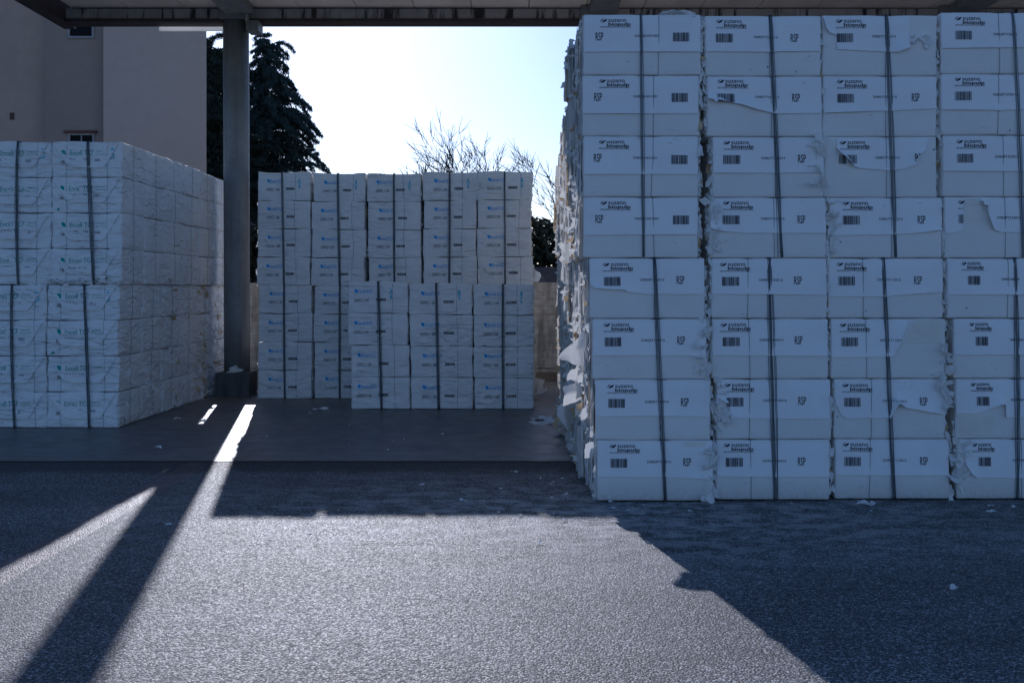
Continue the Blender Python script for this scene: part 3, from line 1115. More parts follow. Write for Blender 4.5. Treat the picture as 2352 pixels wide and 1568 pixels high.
# ragged side of the first stack, as parts of its own eight bales
firsts = [o for o in COL.objects if o.type == 'EMPTY' and o.get('group') == 'white bales of the right-hand block' and ', first right-hand' in o['label']]
for bi_, root in enumerate(firsts):
    rr = random.Random(300 + bi_)
    hb = .448
    w = .868
    mb = MB()
    for i in range(34):
        y0 = rr.uniform(-.36, .33)
        wd = rr.uniform(.008, .10)
        ztop = hb - rr.uniform(-.004, .05)
        zbot = rr.uniform(-.005, .05) if rr.random() < .75 else rr.uniform(.1, .25)
        amp_ = .028 if bi_ < 4 else .024
        f_ = .25 + .75 * min(1, (y0 + .36) / .25)
        o1, o2 = rr.uniform(.002, amp_) * f_, rr.uniform(.002, amp_) * f_
        ph = rr.uniform(0, 9)
        rows = []
        for j in range(10):
            t = j / 9
            z = zbot + (ztop - zbot) * t
            wob = (.010 * noise.noise(Vector((ph, t * 3, 0))) + .004 * noise.noise(Vector((ph, t * 14, 0)))) * f_
            jy = .006 * noise.noise(Vector((ph + 4, t * 12, 0)))
            rows.append([(-w / 2 - max(.001, o1 + wob), y0 + jy, z), (-w / 2 - max(.001, (o1 + o2) / 2 + wob * .7) - .003, y0 + wd / 2, z), (-w / 2 - max(.001, o2 * .7 + wob), y0 + wd - jy, z)])
        mb.sheet(rows, 1 if rr.random() < .05 else 0)
    for i in range(26):
        y = rr.uniform(-.35, .36)
        shard(mb, (-w / 2 - .006, y, rr.uniform(.0, hb)), (rr.uniform(-.3, .3), rr.uniform(-1, 1), 1), (-1, rr.uniform(-1.0, .5), rr.uniform(-.7, .5)),
              rr.uniform(.02, .08), rr.uniform(.012, .05) * (.5 + (y + .36)), rr, 1 if rr.random() < .08 else 0, rr.uniform(-.6, .9), 3, 3)
    mb.build('torn_sheets', [M['shard'], M['shard_tan']], root, smooth=False)


def big_flap(root, pts, name='hanging_sheet', thick=.0015, seed=0, lab=None, mat=None):
    """a large torn sheet through the world-space points pts (rows of equal length), smoothly subdivided"""
    loc = root.location
    rows = [[Vector(p) - loc for p in r] for r in pts]
    # bilinear refine twice
    for _ in range(2):
        nr = []
        for r in rows:
            q = []
            for a, c in zip(r[:-1], r[1:]):
                q += [a, (a + c) / 2]
            q.append(r[-1])
            nr.append(q)
        rows = []
        for a, c in zip(nr[:-1], nr[1:]):
            rows += [a, [(p + q) / 2 for p, q in zip(a, c)]]
        rows.append(nr[-1])
    out = []
    for i, r in enumerate(rows):
        o_ = []
        for j, p in enumerate(r):
            e = 1.6 if i in (0, len(rows) - 1) or j in (0, len(r) - 1) else .7
            nv = noise.noise_vector(p * 9 + Vector((seed, 0, 0))) * .010 * e + noise.noise_vector(p * 40 + Vector((seed, 0, 0))) * .004 * e
            o_.append((p + nv)[:])
        out.append(o_)
    mb = MB()
    mb.sheet(out)
    o = mb.build(name, mat or M['shard'], root, smooth=True)
    if lab:
        o['label'] = lab
    return o


def pt(px, py, Y):
    return (wx(px, Y), Y, wz(py, Y))


byk = {}
for o in COL.objects:
    if o.type == 'EMPTY' and o.get('group') == 'bales along the right side of the gap':
        byk.setdefault(round(o.location.y, 2), []).append(o)
k1 = [byk[k] for k in sorted(byk)]
big_flap(firsts[2], [[pt(1352, 738, 7.75), pt(1350, 790, 7.7), pt(1352, 850, 7.65)],
                     [pt(1330, 775, 7.9), pt(1325, 800, 7.85), pt(1335, 838, 7.8)],
                     [pt(1308, 792, 7.8), pt(1303, 812, 7.8), pt(1310, 832, 7.8)],
                     [pt(1284, 812, 7.7), pt(1282, 819, 7.7), pt(1289, 824, 7.7)]], seed=1, lab='large torn white sheet sticking out to the left')
big_flap(k1[0][1], [[pt(1343, 886, 8.3), pt(1346, 900, 8.25), pt(1342, 915, 8.25)],
                    [pt(1318, 884, 8.3), pt(1320, 902, 8.2), pt(1318, 926, 8.2)],
                    [pt(1293, 887, 8.3), pt(1296, 905, 8.2), pt(1291, 932, 8.2)]], seed=2, lab='square white sheet hanging out')
big_flap(k1[0][2], [[pt(1333, 845, 8.5), pt(1330, 862, 8.5), pt(1322, 876, 8.5)],
                    [pt(1315, 848, 8.5), pt(1312, 862, 8.5), pt(1310, 872, 8.5)],
                    [pt(1305, 858, 8.5), pt(1303, 868, 8.5), pt(1306, 876, 8.5)]], seed=3)
big_flap(k1[0][2], [[pt(1354, 862, 8.1), pt(1352, 878, 8.1), pt(1346, 884, 8.1)],
                    [pt(1340, 853, 8.0), pt(1338, 866, 8.0), pt(1335, 880, 8.0)],
                    [pt(1328, 866, 8.0), pt(1327, 872, 8.0), pt(1326, 880, 8.0)]], seed=4)
big_flap(firsts[1], [[pt(1352, 925, 7.8), pt(1354, 940, 7.8), pt(1349, 958, 7.8)],
                     [pt(1345, 928, 7.8), pt(1343, 942, 7.8), pt(1342, 965, 7.8)],
                     [pt(1336, 938, 7.8), pt(1334, 952, 7.8), pt(1338, 970, 7.8)]], seed=5)
big_flap(firsts[0], [[pt(1364, 1014, 7.45), pt(1366, 1030, 7.45), pt(1362, 1048, 7.45)],
                     [pt(1352, 1016, 7.45), pt(1353, 1032, 7.45), pt(1351, 1050, 7.45)],
                     [pt(1344, 1022, 7.45), pt(1344, 1034, 7.45), pt(1343, 1050, 7.45)]], seed=6)
big_flap(k1[0][6], [[pt(1334, 180, 8.3), pt(1336, 215, 8.3), pt(1332, 245, 8.3)],
                    [pt(1326, 190, 8.3), pt(1326, 225, 8.3), pt(1325, 252, 8.3)],
                    [pt(1318, 205, 8.3), pt(1317, 235, 8.3), pt(1313, 268, 8.3)]], seed=7)
big_flap(k1[0][5], [[pt(1334, 318, 8.3), pt(1334, 326, 8.3), pt(1333, 336, 8.3)],
                    [pt(1322, 317, 8.3), pt(1322, 326, 8.3), pt(1321, 333, 8.3)],
                    [pt(1310, 314, 8.3), pt(1310, 322, 8.3), pt(1311, 330, 8.3)]], seed=8)
big_flap(k1[1][3], [[pt(1335, 590, 9.2), pt(1330, 598, 9.2), pt(1322, 606, 9.2)],
                    [pt(1312, 572, 9.2), pt(1309, 580, 9.2), pt(1305, 588, 9.2)],
                    [pt(1290, 557, 9.2), pt(1288, 562, 9.2), pt(1286, 569, 9.2)]], seed=9)
big_flap(k1[1][0], [[pt(1312, 925, 9.3), pt(1312, 955, 9.3), pt(1312, 985, 9.3)],
                    [pt(1298, 922, 9.2), pt(1298, 955, 9.1), pt(1304, 990, 9.1)],
                    [pt(1280, 935, 9.2), pt(1278, 955, 9.1), pt(1290, 968, 9.1)]], seed=10)

# ---- left-hand block ---------------------------------------------------------------------
YL = F0 / 203.5
HT = .4032
colsU = [(120, 279), (-38, 117.5)]
colsD = [(110, 272), (-52, 106)]
for c in range(2):
    for lay in range(8):
        up = lay >= 4
        depthn = 6 if c == 0 else 1
        L, R = (colsU if up else colsD)[c]
        for k in range(depthn):
            rr = random.Random(4000 + c * 100 + lay * 10 + k)
            dd = .668
            Yk = YL + (dd + .002) * k + (0 if up else .0)
            x1 = wx(R, YL) + rr.uniform(-.008, .006) + k * (.0095 if up else .006)
            w = (R - L) / 203.5
            z0 = lay * HT + .002
            h_ = HT - .003
            if k >= 4 and lay == 7:
                h_ -= .02
            front = k == 0
            wires = ((-.5 + .21) * w, (-.5 + .795) * w) if c == 0 else (.17 * w if False else (-.5 + .80) * w,)
            if not up:
                wires = ((-.5 + .18) * w, (-.5 + .80) * w) if c == 0 else ((-.5 + .84) * w,)
            if not front:
                wires = ()
            st = (((203, 217), (43, 44)), ((195, 207), (29, 36)))[0 if up else 1][c]
            t = ((7 - lay if up else 3 - lay) + .5) / 4
            sxp = wx(st[0] + (st[1] - st[0]) * t, YL) - (x1 - w / 2) if front else None
            b = Bale('pulp_bale', x1 - w / 2, Yk + rr.uniform(-.005, .005) * (1 if front else 0), z0, w, dd + .028, h_, 2000 + c * 100 + lay * 10 + k, 'tcf',
                     26 if front else 3, 14, 13, r=.015, wires=wires, strapx=sxp, amp=.007, samp=.011, mat=M['wrap_tcf'], sag=.007)
            lw = LAYW[lay]
            if front:
                tag(b.root, 'green printed pulp bale, %s in the %s left-hand front stack' % (lw, 'full-width' if c == 0 else 'partly cropped'), 'pulp bale', 'bales of the left-hand block')
            else:
                tag(b.root, 'creased white bale, %s, %s back along the left-hand block\'s side' % (lw, side_words[k - 1]), 'pulp bale', 'bales of the left-hand block')
            if front:
                e = rr.uniform(.24, .30)
                b.flap([(0, .97), (.06, .80), (.20 + rr.uniform(-.03, .05), e + .06), (.30, e), (.72, e - .01), (.76, e + .02), (.95, .90), (1, .99)], [(.4, .2, .004)], mat=M['wrap_tcf'], off=.005, lip=.008)
                P = Print()
                if c == 0:
                    pre, code = ('16', '251021 6 105') if up else ('36', '251019 6 268')
                else:
                    pre, code = ('16', '251019 6 275') if up else ('23', '251023 1 151')
                print_tcf(P, pre, code, lay * 3 + c if lay in (2, 6) else lay * 3 + 1, lay in (3, 7), rr.uniform(-.012, .006), rr.uniform(-.006, .01))
                b.printing(P, .0068, False, INKS)
                b.wire_loops(sidey=True)
            else:
                b.wire_loops(sidey=True)
            # tears on the side, heavier low down and towards the back
            lvl = (0 if up else 1) * (k * 3) + (1 if up and k in (2, 4, 5) and lay < 6 else 0) * 3
            if lay < 2:
                lvl += 4 + 2 * k
            if k >= 4 and lay < 3:
                lvl += 14
            if lvl:
                mb = MB()
                for i in range(lvl):
                    shard(mb, (w / 2 + .006, rr.uniform(-b.d / 2, dd / 2), rr.uniform(.0, h_)), (0, rr.uniform(-1, 1), rr.uniform(-1, 1)), (.5, rr.uniform(-1, 1), rr.uniform(-1.2, .4)),
                          rr.uniform(.02, .11), rr.uniform(.02, .10), rr, 1 if rr.random() < .22 else 0, rr.uniform(-.5, .3), 3, 3)
                mb.build('torn_wrapper', [M['shard'], M['shard_tan']], b.root, smooth=False)
            if (c, lay, k) in ((0, 4, 0),):
                mb = MB()
                for i in range(50):
                    shard(mb, (rr.uniform(-w / 2, w / 2), -b.d / 2 - .012, rr.uniform(.0, .06)), (1, 0, rr.uniform(-.3, .3)), (rr.uniform(-.5, .5), -.4, rr.uniform(-.4, 1)),
                          rr.uniform(.02, .08), rr.uniform(.01, .04), rr, 1 if rr.random() < .3 else 0, rr.uniform(-.5, .5), 3, 2)
                o = mb.build('scuffed_edge', [M['sheet_edges'], M['ink_grey']], b.root, smooth=False)
    for up in (True, False):
        st = (((203, 217), (43, 44)), ((195, 207), (29, 36)))[0 if up else 1][c]
        z0_ = 4 * HT if up else 0
        wire_bundle('dark wire bundle strapping the %s unit of the %s left-hand front stack' % ('upper' if up else 'lower', 'full-width' if c == 0 else 'partly cropped'),
                    st[0], st[1], YL, z0_ + .003, z0_ + 4 * HT, 1.4 if c == 0 else .7, n=6, seed=40 + c * 2 + up, spread=(.3, .4), dxm=-.012 if c == 1 else 0, rr=.003, proud=.026)

# ---- back row: five stacks of eight, three shorter stacks in front --------------------------
YB = F0 / 161.0
HE = .4030
bU = [(592, 714), (718, 840), (845, 968), (972, 1096), (1098, 1222)]
bD = [(594, 718), (721, 842), (846, 968), (972, 1096), (1100, 1224)]
sU = [(648, 653), (776, 781), (905, 906), (1033, 1032), (1159, 1160)]
sD = [(653, 655), (781, 781), (905, 906), (1033, 1033), (1160, 1160)]
cU = ['250922 1 286', '250922 2 230', '250922 1 259', '250922 1 265', '250922 2 278']
cD = ['250922 3 195', '250922 2 227', '250922 1 259', '250922 1 265', '250922 2 278']
wU = [.725, .765, .70, .72, .78]
cw5 = ['leftmost', 'second', 'middle', 'fourth', 'rightmost']
hcol = [1.0, .995, .993, 1.0, 1.003]
for c in range(5):
    for lay in range(8):
        up = lay >= 4
        rr = random.Random(7000 + c * 10 + lay)
        L, R = (bU if up else bD)[c]
        x0, x1 = wx(L + rr.uniform(-3, 2), YB), wx(R + rr.uniform(-2.5, 1.5), YB)
        w = x1 - x0 - .012
        st = (sU if up else sD)[c]
        t = ((7 - lay if up else 3 - lay) + .5) / 4
        sxp = wx(st[0] + (st[1] - st[0]) * t, YB) - (x0 + x1) / 2
        vis = up or c < 2 or lay == 3
        wr = ((wU[c] + rr.uniform(-.02, .02) - .5) * w,)
        h_ = HE * hcol[c]
        b = Bale('pulp_bale', (x0 + x1) / 2, YB + rr.uniform(-.008, .008), lay * h_ + .002, w, .70 if c in (0, 4) else 1.4, h_ - .003, 6000 + c * 10 + lay, 'ecf', 24 if vis else 6, 6, 11, r=.011,  # middle three stacks' bodies lengthened out of view so their gaps stay dark
                 wires=wr, strapx=sxp, amp=.007, samp=.005, mat=M['wrap_ecf'], sag=.011, rz=rr.uniform(-.014, .014))
        lw = LAYW[lay]
        if c < 2:
            sw = cw5[c] + ' stack'
        else:
            sw = cw5[c] + ' stack'
        tag(b.root, 'blue printed pulp bale, %s in the %s of the back row' % (lw, sw), 'pulp bale', 'bales of the back row')
        P = Print()
        print_ecf(P, (cU if up else cD)[c], c * 3 + (1 if up else 2), lay == 7, rr.uniform(-.012, .02), rr.uniform(-.008, .006), w)
        b.printing(P, .0036, False, INKS)
        b.wire_loops(r=.0018)
        mb = MB()
        for side in (-1, 1):
            cnt = rr.choice((2, 3, 5))
            if (c == 4 and side == 1) or (c == 0 and side == -1):
                cnt += 8
            for i in range(cnt):
                shard(mb, (side * (w / 2), -b.d / 2 + .02 + rr.uniform(-.01, .5), rr.uniform(.0, h_ - .02)), (rr.uniform(-.2, .2), rr.uniform(-.5, .5), 1), (side, rr.uniform(-.8, .3), rr.uniform(-.5, .5)),
                      rr.uniform(.02, .12), rr.uniform(.01, .03), rr, 1 if rr.random() < .15 else 0, rr.uniform(-.5, .8), 3, 3)
        if (c, lay) in ((0, 4), (0, 5), (4, 4), (1, 0), (4, 7)):
            for i in range(3):
                shard(mb, (-w / 2 + .04 + .05 * i, -b.d / 2 - .012, h_ * .4), (1, 0, .3), (.2, -.06, 1 - .5 * i), .12, .10, rr, 0, .05, 4, 4)
        mb.build('torn_wrapper', [M['shard'], M['shard_tan']], b.root, smooth=False)
        if (c, lay) == (4, 4):
            big_flap(b.root, [[pt(1221, 610, YB + .2), pt(1222, 630, YB + .2), pt(1221, 648, YB + .2)],
                              [pt(1230, 622, YB + .1), pt(1231, 634, YB + .1), pt(1229, 648, YB + .1)],
                              [pt(1240, 628, YB + .1), pt(1240, 636, YB + .1), pt(1236, 648, YB + .1)]], seed=21)
        if (c, lay) == (4, 0):
            big_flap(b.root, [[pt(1226, 866, YB + .2), pt(1227, 885, YB + .2), pt(1226, 908, YB + .2)],
                              [pt(1238, 868, YB + .1), pt(1236, 890, YB + .1), pt(1232, 900, YB + .1)],
                              [pt(1252, 872, YB + .1), pt(1247, 888, YB + .1), pt(1242, 896, YB + .1)]], seed=22)
    for up in (True, False):
        if not up and c > 1:
            continue
        st = (sU if up else sD)[c]
        z0_ = 4 * HE * hcol[c] if up else 0
        wire_bundle('dark wire bundle strapping the %s unit of the %s stack of the back row' % ('upper' if up else 'lower', cw5[c]),
                    st[0], st[1], YB, z0_ + .003, z0_ + 4 * HE * hcol[c], .7, n=5, seed=60 + c * 2 + up, spread=(.2, .3), rr=.0032, proud=.024)

YF = F0 / 176.3
fL = [[(800, 936), (800, 936), (807, 941), (808, 941)], [(940, 1083), (941, 1085), (944, 1085), (945, 1086)], [(1088, 1225), (1089, 1227), (1089, 1226), (1091, 1226)]]
fS = [(869, 877), (1002, 1008), (1155, 1156)]
fC = ['250922 3 195', '250922 1 283', '250922 1 349']
fH = [.4150, .4090, .4060]
fw_ = [.745, .76, .73]
for c in range(3):
    for lay in range(4):
        rr = random.Random(9000 + c * 10 + lay)
        L, R = fL[c][3 - lay]
        x0, x1 = wx(L, YF), wx(R, YF)
        w = x1 - x0 - .008
        t = (3 - lay + .5) / 4
        sxp = wx(fS[c][0] + (fS[c][1] - fS[c][0]) * t, YF) - (x0 + x1) / 2
        h_ = fH[c]
        b = Bale('pulp_bale', (x0 + x1) / 2, YF + rr.uniform(-.008, .008), lay * h_ + .002, w, .68, h_ - .003, 8000 + c * 10 + lay, 'ecf', 28, 6, 14, r=.012,
                 wires=((fw_[c] - .5) * w,), strapx=sxp, rz=rr.uniform(-.014, .014), amp=.006, samp=.010, mat=M['wrap_ecf'], sag=.004)
        tag(b.root, 'creased blue printed bale, %s in the %s short stack standing before the back row' % (ORD[lay] + (' up' if 0 < lay < 3 else '') if lay < 3 else 'top', ('left', 'middle', 'right')[c]), 'pulp bale', 'bales of the three short stacks')
        P = Print()
        print_ecf(P, fC[c], c * 5 + 40, lay == 3, (-.06, -.01, -.015)[c] + rr.uniform(-.01, .01), rr.uniform(-.006, .008), w)
        if (c, lay) == (2, 2):
            P.poly([(0, 0), (1, 0), (1, .6), (.6, 1), (.2, .8)], .105, .155, .385, .402, 3)
        b.printing(P, .0036, False, INKS)
        b.wire_loops(r=.0018)
        mb = MB()
        for side in (-1, 1):
            for i in range(6 if side > 0 else 3):
                shard(mb, (side * (w / 2 - .004), -.33 + rr.uniform(-.01, .3), rr.uniform(.0, h_ - .02)), (rr.uniform(-.2, .2), rr.uniform(-.5, .5), 1), (side, rr.uniform(-.8, .3), rr.uniform(-.5, .5)),
                      rr.uniform(.03, .14), rr.uniform(.01, .035), rr, 1 if rr.random() < .1 else 0, rr.uniform(-.5, .8), 3, 3)
        if lay == 3 and c < 2:
            for i in range(5):
                shard(mb, (w / 2 + .01, -.30 + .06 * i, h_ * .5), (.1, 1, 0), (.25 + .1 * i, .2, 1), .07, h_ * .5, rr, 0, .05, 3, 5)
        mb.build('torn_wrapper', [M['shard'], M['shard_tan']], b.root, smooth=False)
    wire_bundle('dark wire bundle round the %s short stack standing before the back row' % ('left', 'middle', 'right')[c], fS[c][0], fS[c][1], YF, .003, 4 * fH[c], .68, n=6, seed=90 + c, spread=(.2, .4), rr=.003, proud=.026)

# ------------------------------------------------------------------ ground
g = MB()
g.sheet([[(-400, -60, -.02), (400, -60, -.02)], [(-400, 700, -.02), (400, 700, -.02)]])
tag(g.build('ground', M['soil']), kind='structure')
YE = F0 / 252.0
g = MB()
g.sheet([[(-30, -30, -.006), (30, -30, -.006)], [(-30, YE, -.006), (30, YE, -.006)]])
tag(g.build('asphalt_yard', M['asphalt']), kind='structure')
g = MB()
g.sheet([[(-30, YE, 0), (30, YE, 0)], [(-30, 17.25, 0), (30, 17.25, 0)]])
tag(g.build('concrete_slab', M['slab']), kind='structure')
# ------------------------------------------------------------------ canopy
YC = F0 / 156.6
can = empty('canopy', (0, YC, 0))
tag(can, 'open-sided concrete canopy on round columns covering the bale stacks', 'canopy')


def local(mb):
    return mb


def cbox(name, x0, x1, y0, y1, z0, z1, mat, parent=can, off=(0, YC, 0)):
    mb = MB()
    mb.box(x0 - off[0], x1 - off[0], y0 - off[1], y1 - off[1], z0 - off[2], z1 - off[2])
    return mb.build(name, mat, parent)


YR0, YR1 = 9.1, YC + .25
ZB0, ZB1 = wz(43.5, YC - .1), wz(20.6, YC - .1)
zroof = ZB1 + .02
mb = MB()
xs_ = -6.42
while xs_ < 12.0:
    mb.box(xs_, xs_ + .822, YR0 - YC, YR1 - YC, zroof, zroof + .06)
    xs_ += .834
mb.build('roof_panel', M['roof'], can)
cbox('roof_deck', -6.45, 12.05, YR0, YR1, zroof + .062, zroof + .14, M['beam_dark'])
cbox('edge_beam', -6.5, 12.0, YC - .1, YC + .12, ZB0, ZB1, M['beam'])
cbox('lower_flange', -6.5, 12.0, YC - .13, YC + .15, ZB0 - .052, ZB0 - .003, M['beam_dark'])
cbox('side_beam', -6.68, -6.503, YR0, YR1, ZB0 - .06, zroof + .1, M['beam_dark'])
cbox('gutter', wx(356, YC), -4.25, YC + .16, YC + .175, ZB0 - .112, ZB0 - .03, M['gutter'])
for ci, X_ in enumerate((-4.04, 1.2, 6.4)):
    colr = MB()
    n = 32
    zt = ZB0 - .02
    prof = [(.187, .34), (.187, 1.2), (.186, 2.4), (.186, 3.8), (.186, zt)]
    colr.tube([(X_ + .018 * (1 - z / zt) - .009, 0, z) for r_, z in prof], [r_ for r_, z in prof], n)
    co = colr.build('column', M['column'], can, smooth=False)
    for p in co.data.polygons:
        p.use_smooth = len(p.vertices) == 4
    pb = MB()
    pb.box(X_ - .245, X_ + .245, -.24, .24, 0, .345)
    po = pb.build('plinth', M['plinth'], co)
    bb = MB()
    bb.box(X_ + .20, X_ + .37, -.22, .06, ZB0 - .20, ZB0 - .055)
    bb.box(X_ - .20, X_ + .24, -.24, .10, ZB0 - .02, ZB1 + .01)
    bb.build('bracket', M['column'], co)
    if ci == 0:
        bb = MB()
        bb.box(X_ + .195, X_ + .235, -.26, -.22, ZB0 - .06, ZB0 + .06)
        bb.tube([(X_ + .2, -.25, ZB0 - .06), (X_ + .21, -.24, ZB0 - .12), (X_ + .19, -.2, ZB0 - .18)], .006, 5)
        bb.build('cable_clamp', M['frame'], co)
    rb = MB()
    rb.box(X_ - .09, X_ + .30, YR0 - YC, -.245, ZB0 + .03, zroof - .003)
    rb.build('cross_beam', M['column'], can)

# ------------------------------------------------------------------ boundary wall
YW = 17.2
mb = MB()
xw = -12.0
while xw < 24:
    mb.box(xw, xw + 2.392, 0, .2, 0, 1.67 + .006 * sin(xw * 3))
    xw += 2.4
mb.box(-12, 24, -.02, -.003, 1.12, 1.135)
mb.box(-12, 24, -.035, -.003, .20, .33)
tag(mb.build('boundary_wall', M['conc_wall'], loc=(0, YW, 0)), 'low stained board-marked concrete wall behind the back row of bales', 'wall')
mb = MB()
mb.box(-.6, .6, -.06, .02, .0, .13)
for v_i in range(len(mb.V)):
    pass
o = mb.build('kerb_board', M['soil'], loc=(1.0, YW - .25, .012))
tag(o, 'brown plank lying at the foot of the concrete wall', 'plank')

# ------------------------------------------------------------------ plastered building
BLD = empty('apartment_building', (-12, 24, 0))
tag(BLD, 'tall grey plastered building with small windows behind the left-hand bales', 'building')


def bpoly(name, plan, z0, z1, mat, parent=BLD):
    ox, oy = BLD.location.x, BLD.location.y
    V = [(x - ox, y - oy, z0) for x, y in plan] + [(x - ox, y - oy, z1) for x, y in plan]
    n = len(plan)
    Fc = [tuple(range(n))[::-1], tuple(range(n, 2 * n))] + [(i, (i + 1) % n, n + (i + 1) % n, n + i) for i in range(n)]
    return mesh_obj(name, V, Fc, mat, parent, smooth=False)


YA, YBb, YCc = 22.6, 22.3, 22.0
xa1, xb1, xc1 = wx(118, YA), wx(250, YBb), wx(474, YCc)
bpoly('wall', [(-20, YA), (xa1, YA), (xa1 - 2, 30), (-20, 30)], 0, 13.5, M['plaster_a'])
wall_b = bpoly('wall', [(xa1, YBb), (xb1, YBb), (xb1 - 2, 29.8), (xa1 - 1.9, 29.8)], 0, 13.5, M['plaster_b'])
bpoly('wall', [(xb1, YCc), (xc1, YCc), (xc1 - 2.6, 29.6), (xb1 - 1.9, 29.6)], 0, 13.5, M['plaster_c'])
bpoly('roof', [(-20.2, YA - .3), (xc1 + .2, YCc - .4), (xc1 - 2.4, 30.2), (-20.2, 30.2)], 13.502, 13.8, M['tile'])


def window(px0, px1, py0, py1, Y, panes=2):
    x0, x1, z1, z0 = wx(px0, Y), wx(px1, Y), wz(py0, Y), wz(py1, Y)
    ox, oy = BLD.location.x, BLD.location.y
    fr_ = MB()
    t = .05
    for a in ((x0, x1, z0, z0 + t), (x0, x1, z1 - t, z1), (x0, x0 + t, z0 + t, z1 - t), (x1 - t, x1, z0 + t, z1 - t)):
        fr_.box(a[0] - ox, a[1] - ox, Y - .03 - oy, Y - .003 - oy, a[2], a[3])
    for i in range(1, panes):
        xm = x0 + (x1 - x0) * i / panes
        fr_.box(xm - .015 - ox, xm + .015 - ox, Y - .02 - oy, Y - .0085 - oy, z0 + t, z1 - t)
    w_ = fr_.build('window', M['frame'], BLD)
    gl = MB()
    gl.box(x0 + t - ox, x1 - t - ox, Y - .008 - oy, Y - .002 - oy, z0 + t, z1 - t)
    gl.build('glass', M['glass'], w_)
    return w_


window(156, 217, 28, 89, YBb, 1)
window(157, 218, 306, 375, YBb, 2)
mb = MB()
mb.box(wx(150, YBb) + 12, wx(224, YBb) + 12, YBb - 24 - .10, YBb - 24 - .003, wz(306, YBb), wz(301, YBb))
mb.build('lintel', M['lintel'], BLD)
mb = MB()
for i in range(5):
    mb.box(wx(23, YA) + 12, wx(33, YA) + 12, YA - 24 - .02, YA - 24 - .003, wz(275 - i * 3.4, YA), wz(273.2 - i * 3.4, YA))
mb.build('vent_grille', M['glass'], BLD)


# ------------------------------------------------------------------ trees
def leaf_tri(V, Fc, p, d, s, rnd, wdt=.35):
    d = d.normalized()
    a = d.orthogonal().normalized()
    a.rotate(__import__('mathutils').Quaternion(d, rnd.uniform(0, 6.28)))
    b0 = len(V)
    V += [(p - a * s * wdt * .5)[:], (p + a * s * wdt * .5)[:], (p + d * s)[:]]
    Fc.append((b0, b0 + 1, b0 + 2))


def conifer(name, X, Y, H, zlo, R0, seed, mat, droop, label, dens=1.0, shape=1.0, topx=0.0, fill=6000):
    rnd = random.Random(seed)
    root = empty(name, (X, Y, 0))
    tag(root, label, 'tree')
    tb = MB()
    tb.tube([(0, 0, 0), (.05, 0, H * .3), (topx * .5, .05, H * .6), (topx, 0, H * .97)], [.32, .25, .14, .03], 8)
    V, Fc = [], []
    z = zlo
    while z < H * .985:
        f = 1 - (z - zlo) / (H - zlo)
        nb = 7 if f > .15 else 5
        ln0 = R0 * (f ** shape) + .45
        for i in range(nb):
            az = rnd.uniform(0, 2 * pi)
            rs_ = rnd.uniform(.1, .5)
            ln = ln0 * rnd.uniform(.5, 1.12)
            p0 = Vector((topx * z / H, 0, z + rnd.uniform(-.4, .4)))
            pts = []
            for k in range(9):
                t = k / 8
                rise = rs_ * ln * sin(t * pi * .55) - droop * ln * t ** 2.4
                pts.append(p0 + Vector((cos(az) * ln * t, sin(az) * ln * t, rise)))
            tb.tube([p[:] for p in pts], [max(.008, .05 * (1 - k / 9) * (.4 + f)) for k in range(9)], 4)
            nsp = int(ln * 13 * dens) + 5
            for s in range(nsp):
                t = .06 + .94 * rnd.random() ** .8
                q = t * 8
                i0 = min(7, int(q))
                p = pts[i0].lerp(pts[i0 + 1], q - i0)
                side = Vector((-sin(az), cos(az), 0)) * rnd.choice((-1, 1))
                sl = rnd.uniform(.15, .55) * (1.1 - t * .5) * (.6 + .5 * f)
                # side spray, then hanging tassels along it
                e = p + side * sl + Vector((cos(az), sin(az), 0)) * sl * .5 + Vector((0, 0, -.25 * sl))
                for u_ in range(5):
                    r_ = p.lerp(e, (u_ + rnd.random()) / 5)
                    for _ in range(5):
                        dv = Vector((rnd.gauss(0, .45), rnd.gauss(0, .45), -1 if droop > .1 else rnd.uniform(-.5, 1)))
                        leaf_tri(V, Fc, r_ + Vector((rnd.gauss(0, .05), rnd.gauss(0, .05), rnd.gauss(0, .04))), dv, rnd.uniform(.08, .24), rnd, .24)
        z += rnd.uniform(.26, .36) * (1 if f > .2 else 1.1)
    for _ in range(fill):
        z = zlo + (H - zlo) * rnd.random() ** 1.25 * .96
        f = 1 - (z - zlo) / (H - zlo)
        rr_ = (R0 * f ** shape + .2) * .72 * sqrt(rnd.random())
        az = rnd.uniform(0, 2 * pi)
        rr_ *= 1 + .25 * noise.noise(Vector((cos(az) * 2, sin(az) * 2, z * .9)))
        leaf_tri(V, Fc, Vector((topx * z / H + cos(az) * rr_, sin(az) * rr_, z)), Vector((rnd.gauss(0, .6), rnd.gauss(0, .6), -1)), rnd.uniform(.15, .4), rnd, .35)
    tb.build('trunk', M['bark'], root, smooth=True)
    mesh_obj('crown', V, Fc, mat, root, smooth=False)
    return root


YT = 60.0
conifer('cedar_tree', wx(600, YT), YT, wz(78, YT), 2.0, 5.6, 11, M['needles'], .55, 'tall dark cedar with drooping boughs right of the canopy column', 1.25, .70, wx(620, YT) - wx(600, YT))
conifer('conifer_tree', wx(448, 56), 56, wz(84, 56), 2.0, 4.9, 23, M['needles2'], .10, 'dense dark conifer squeezed between the plastered building and canopy column', 1.6, .40, fill=42000)


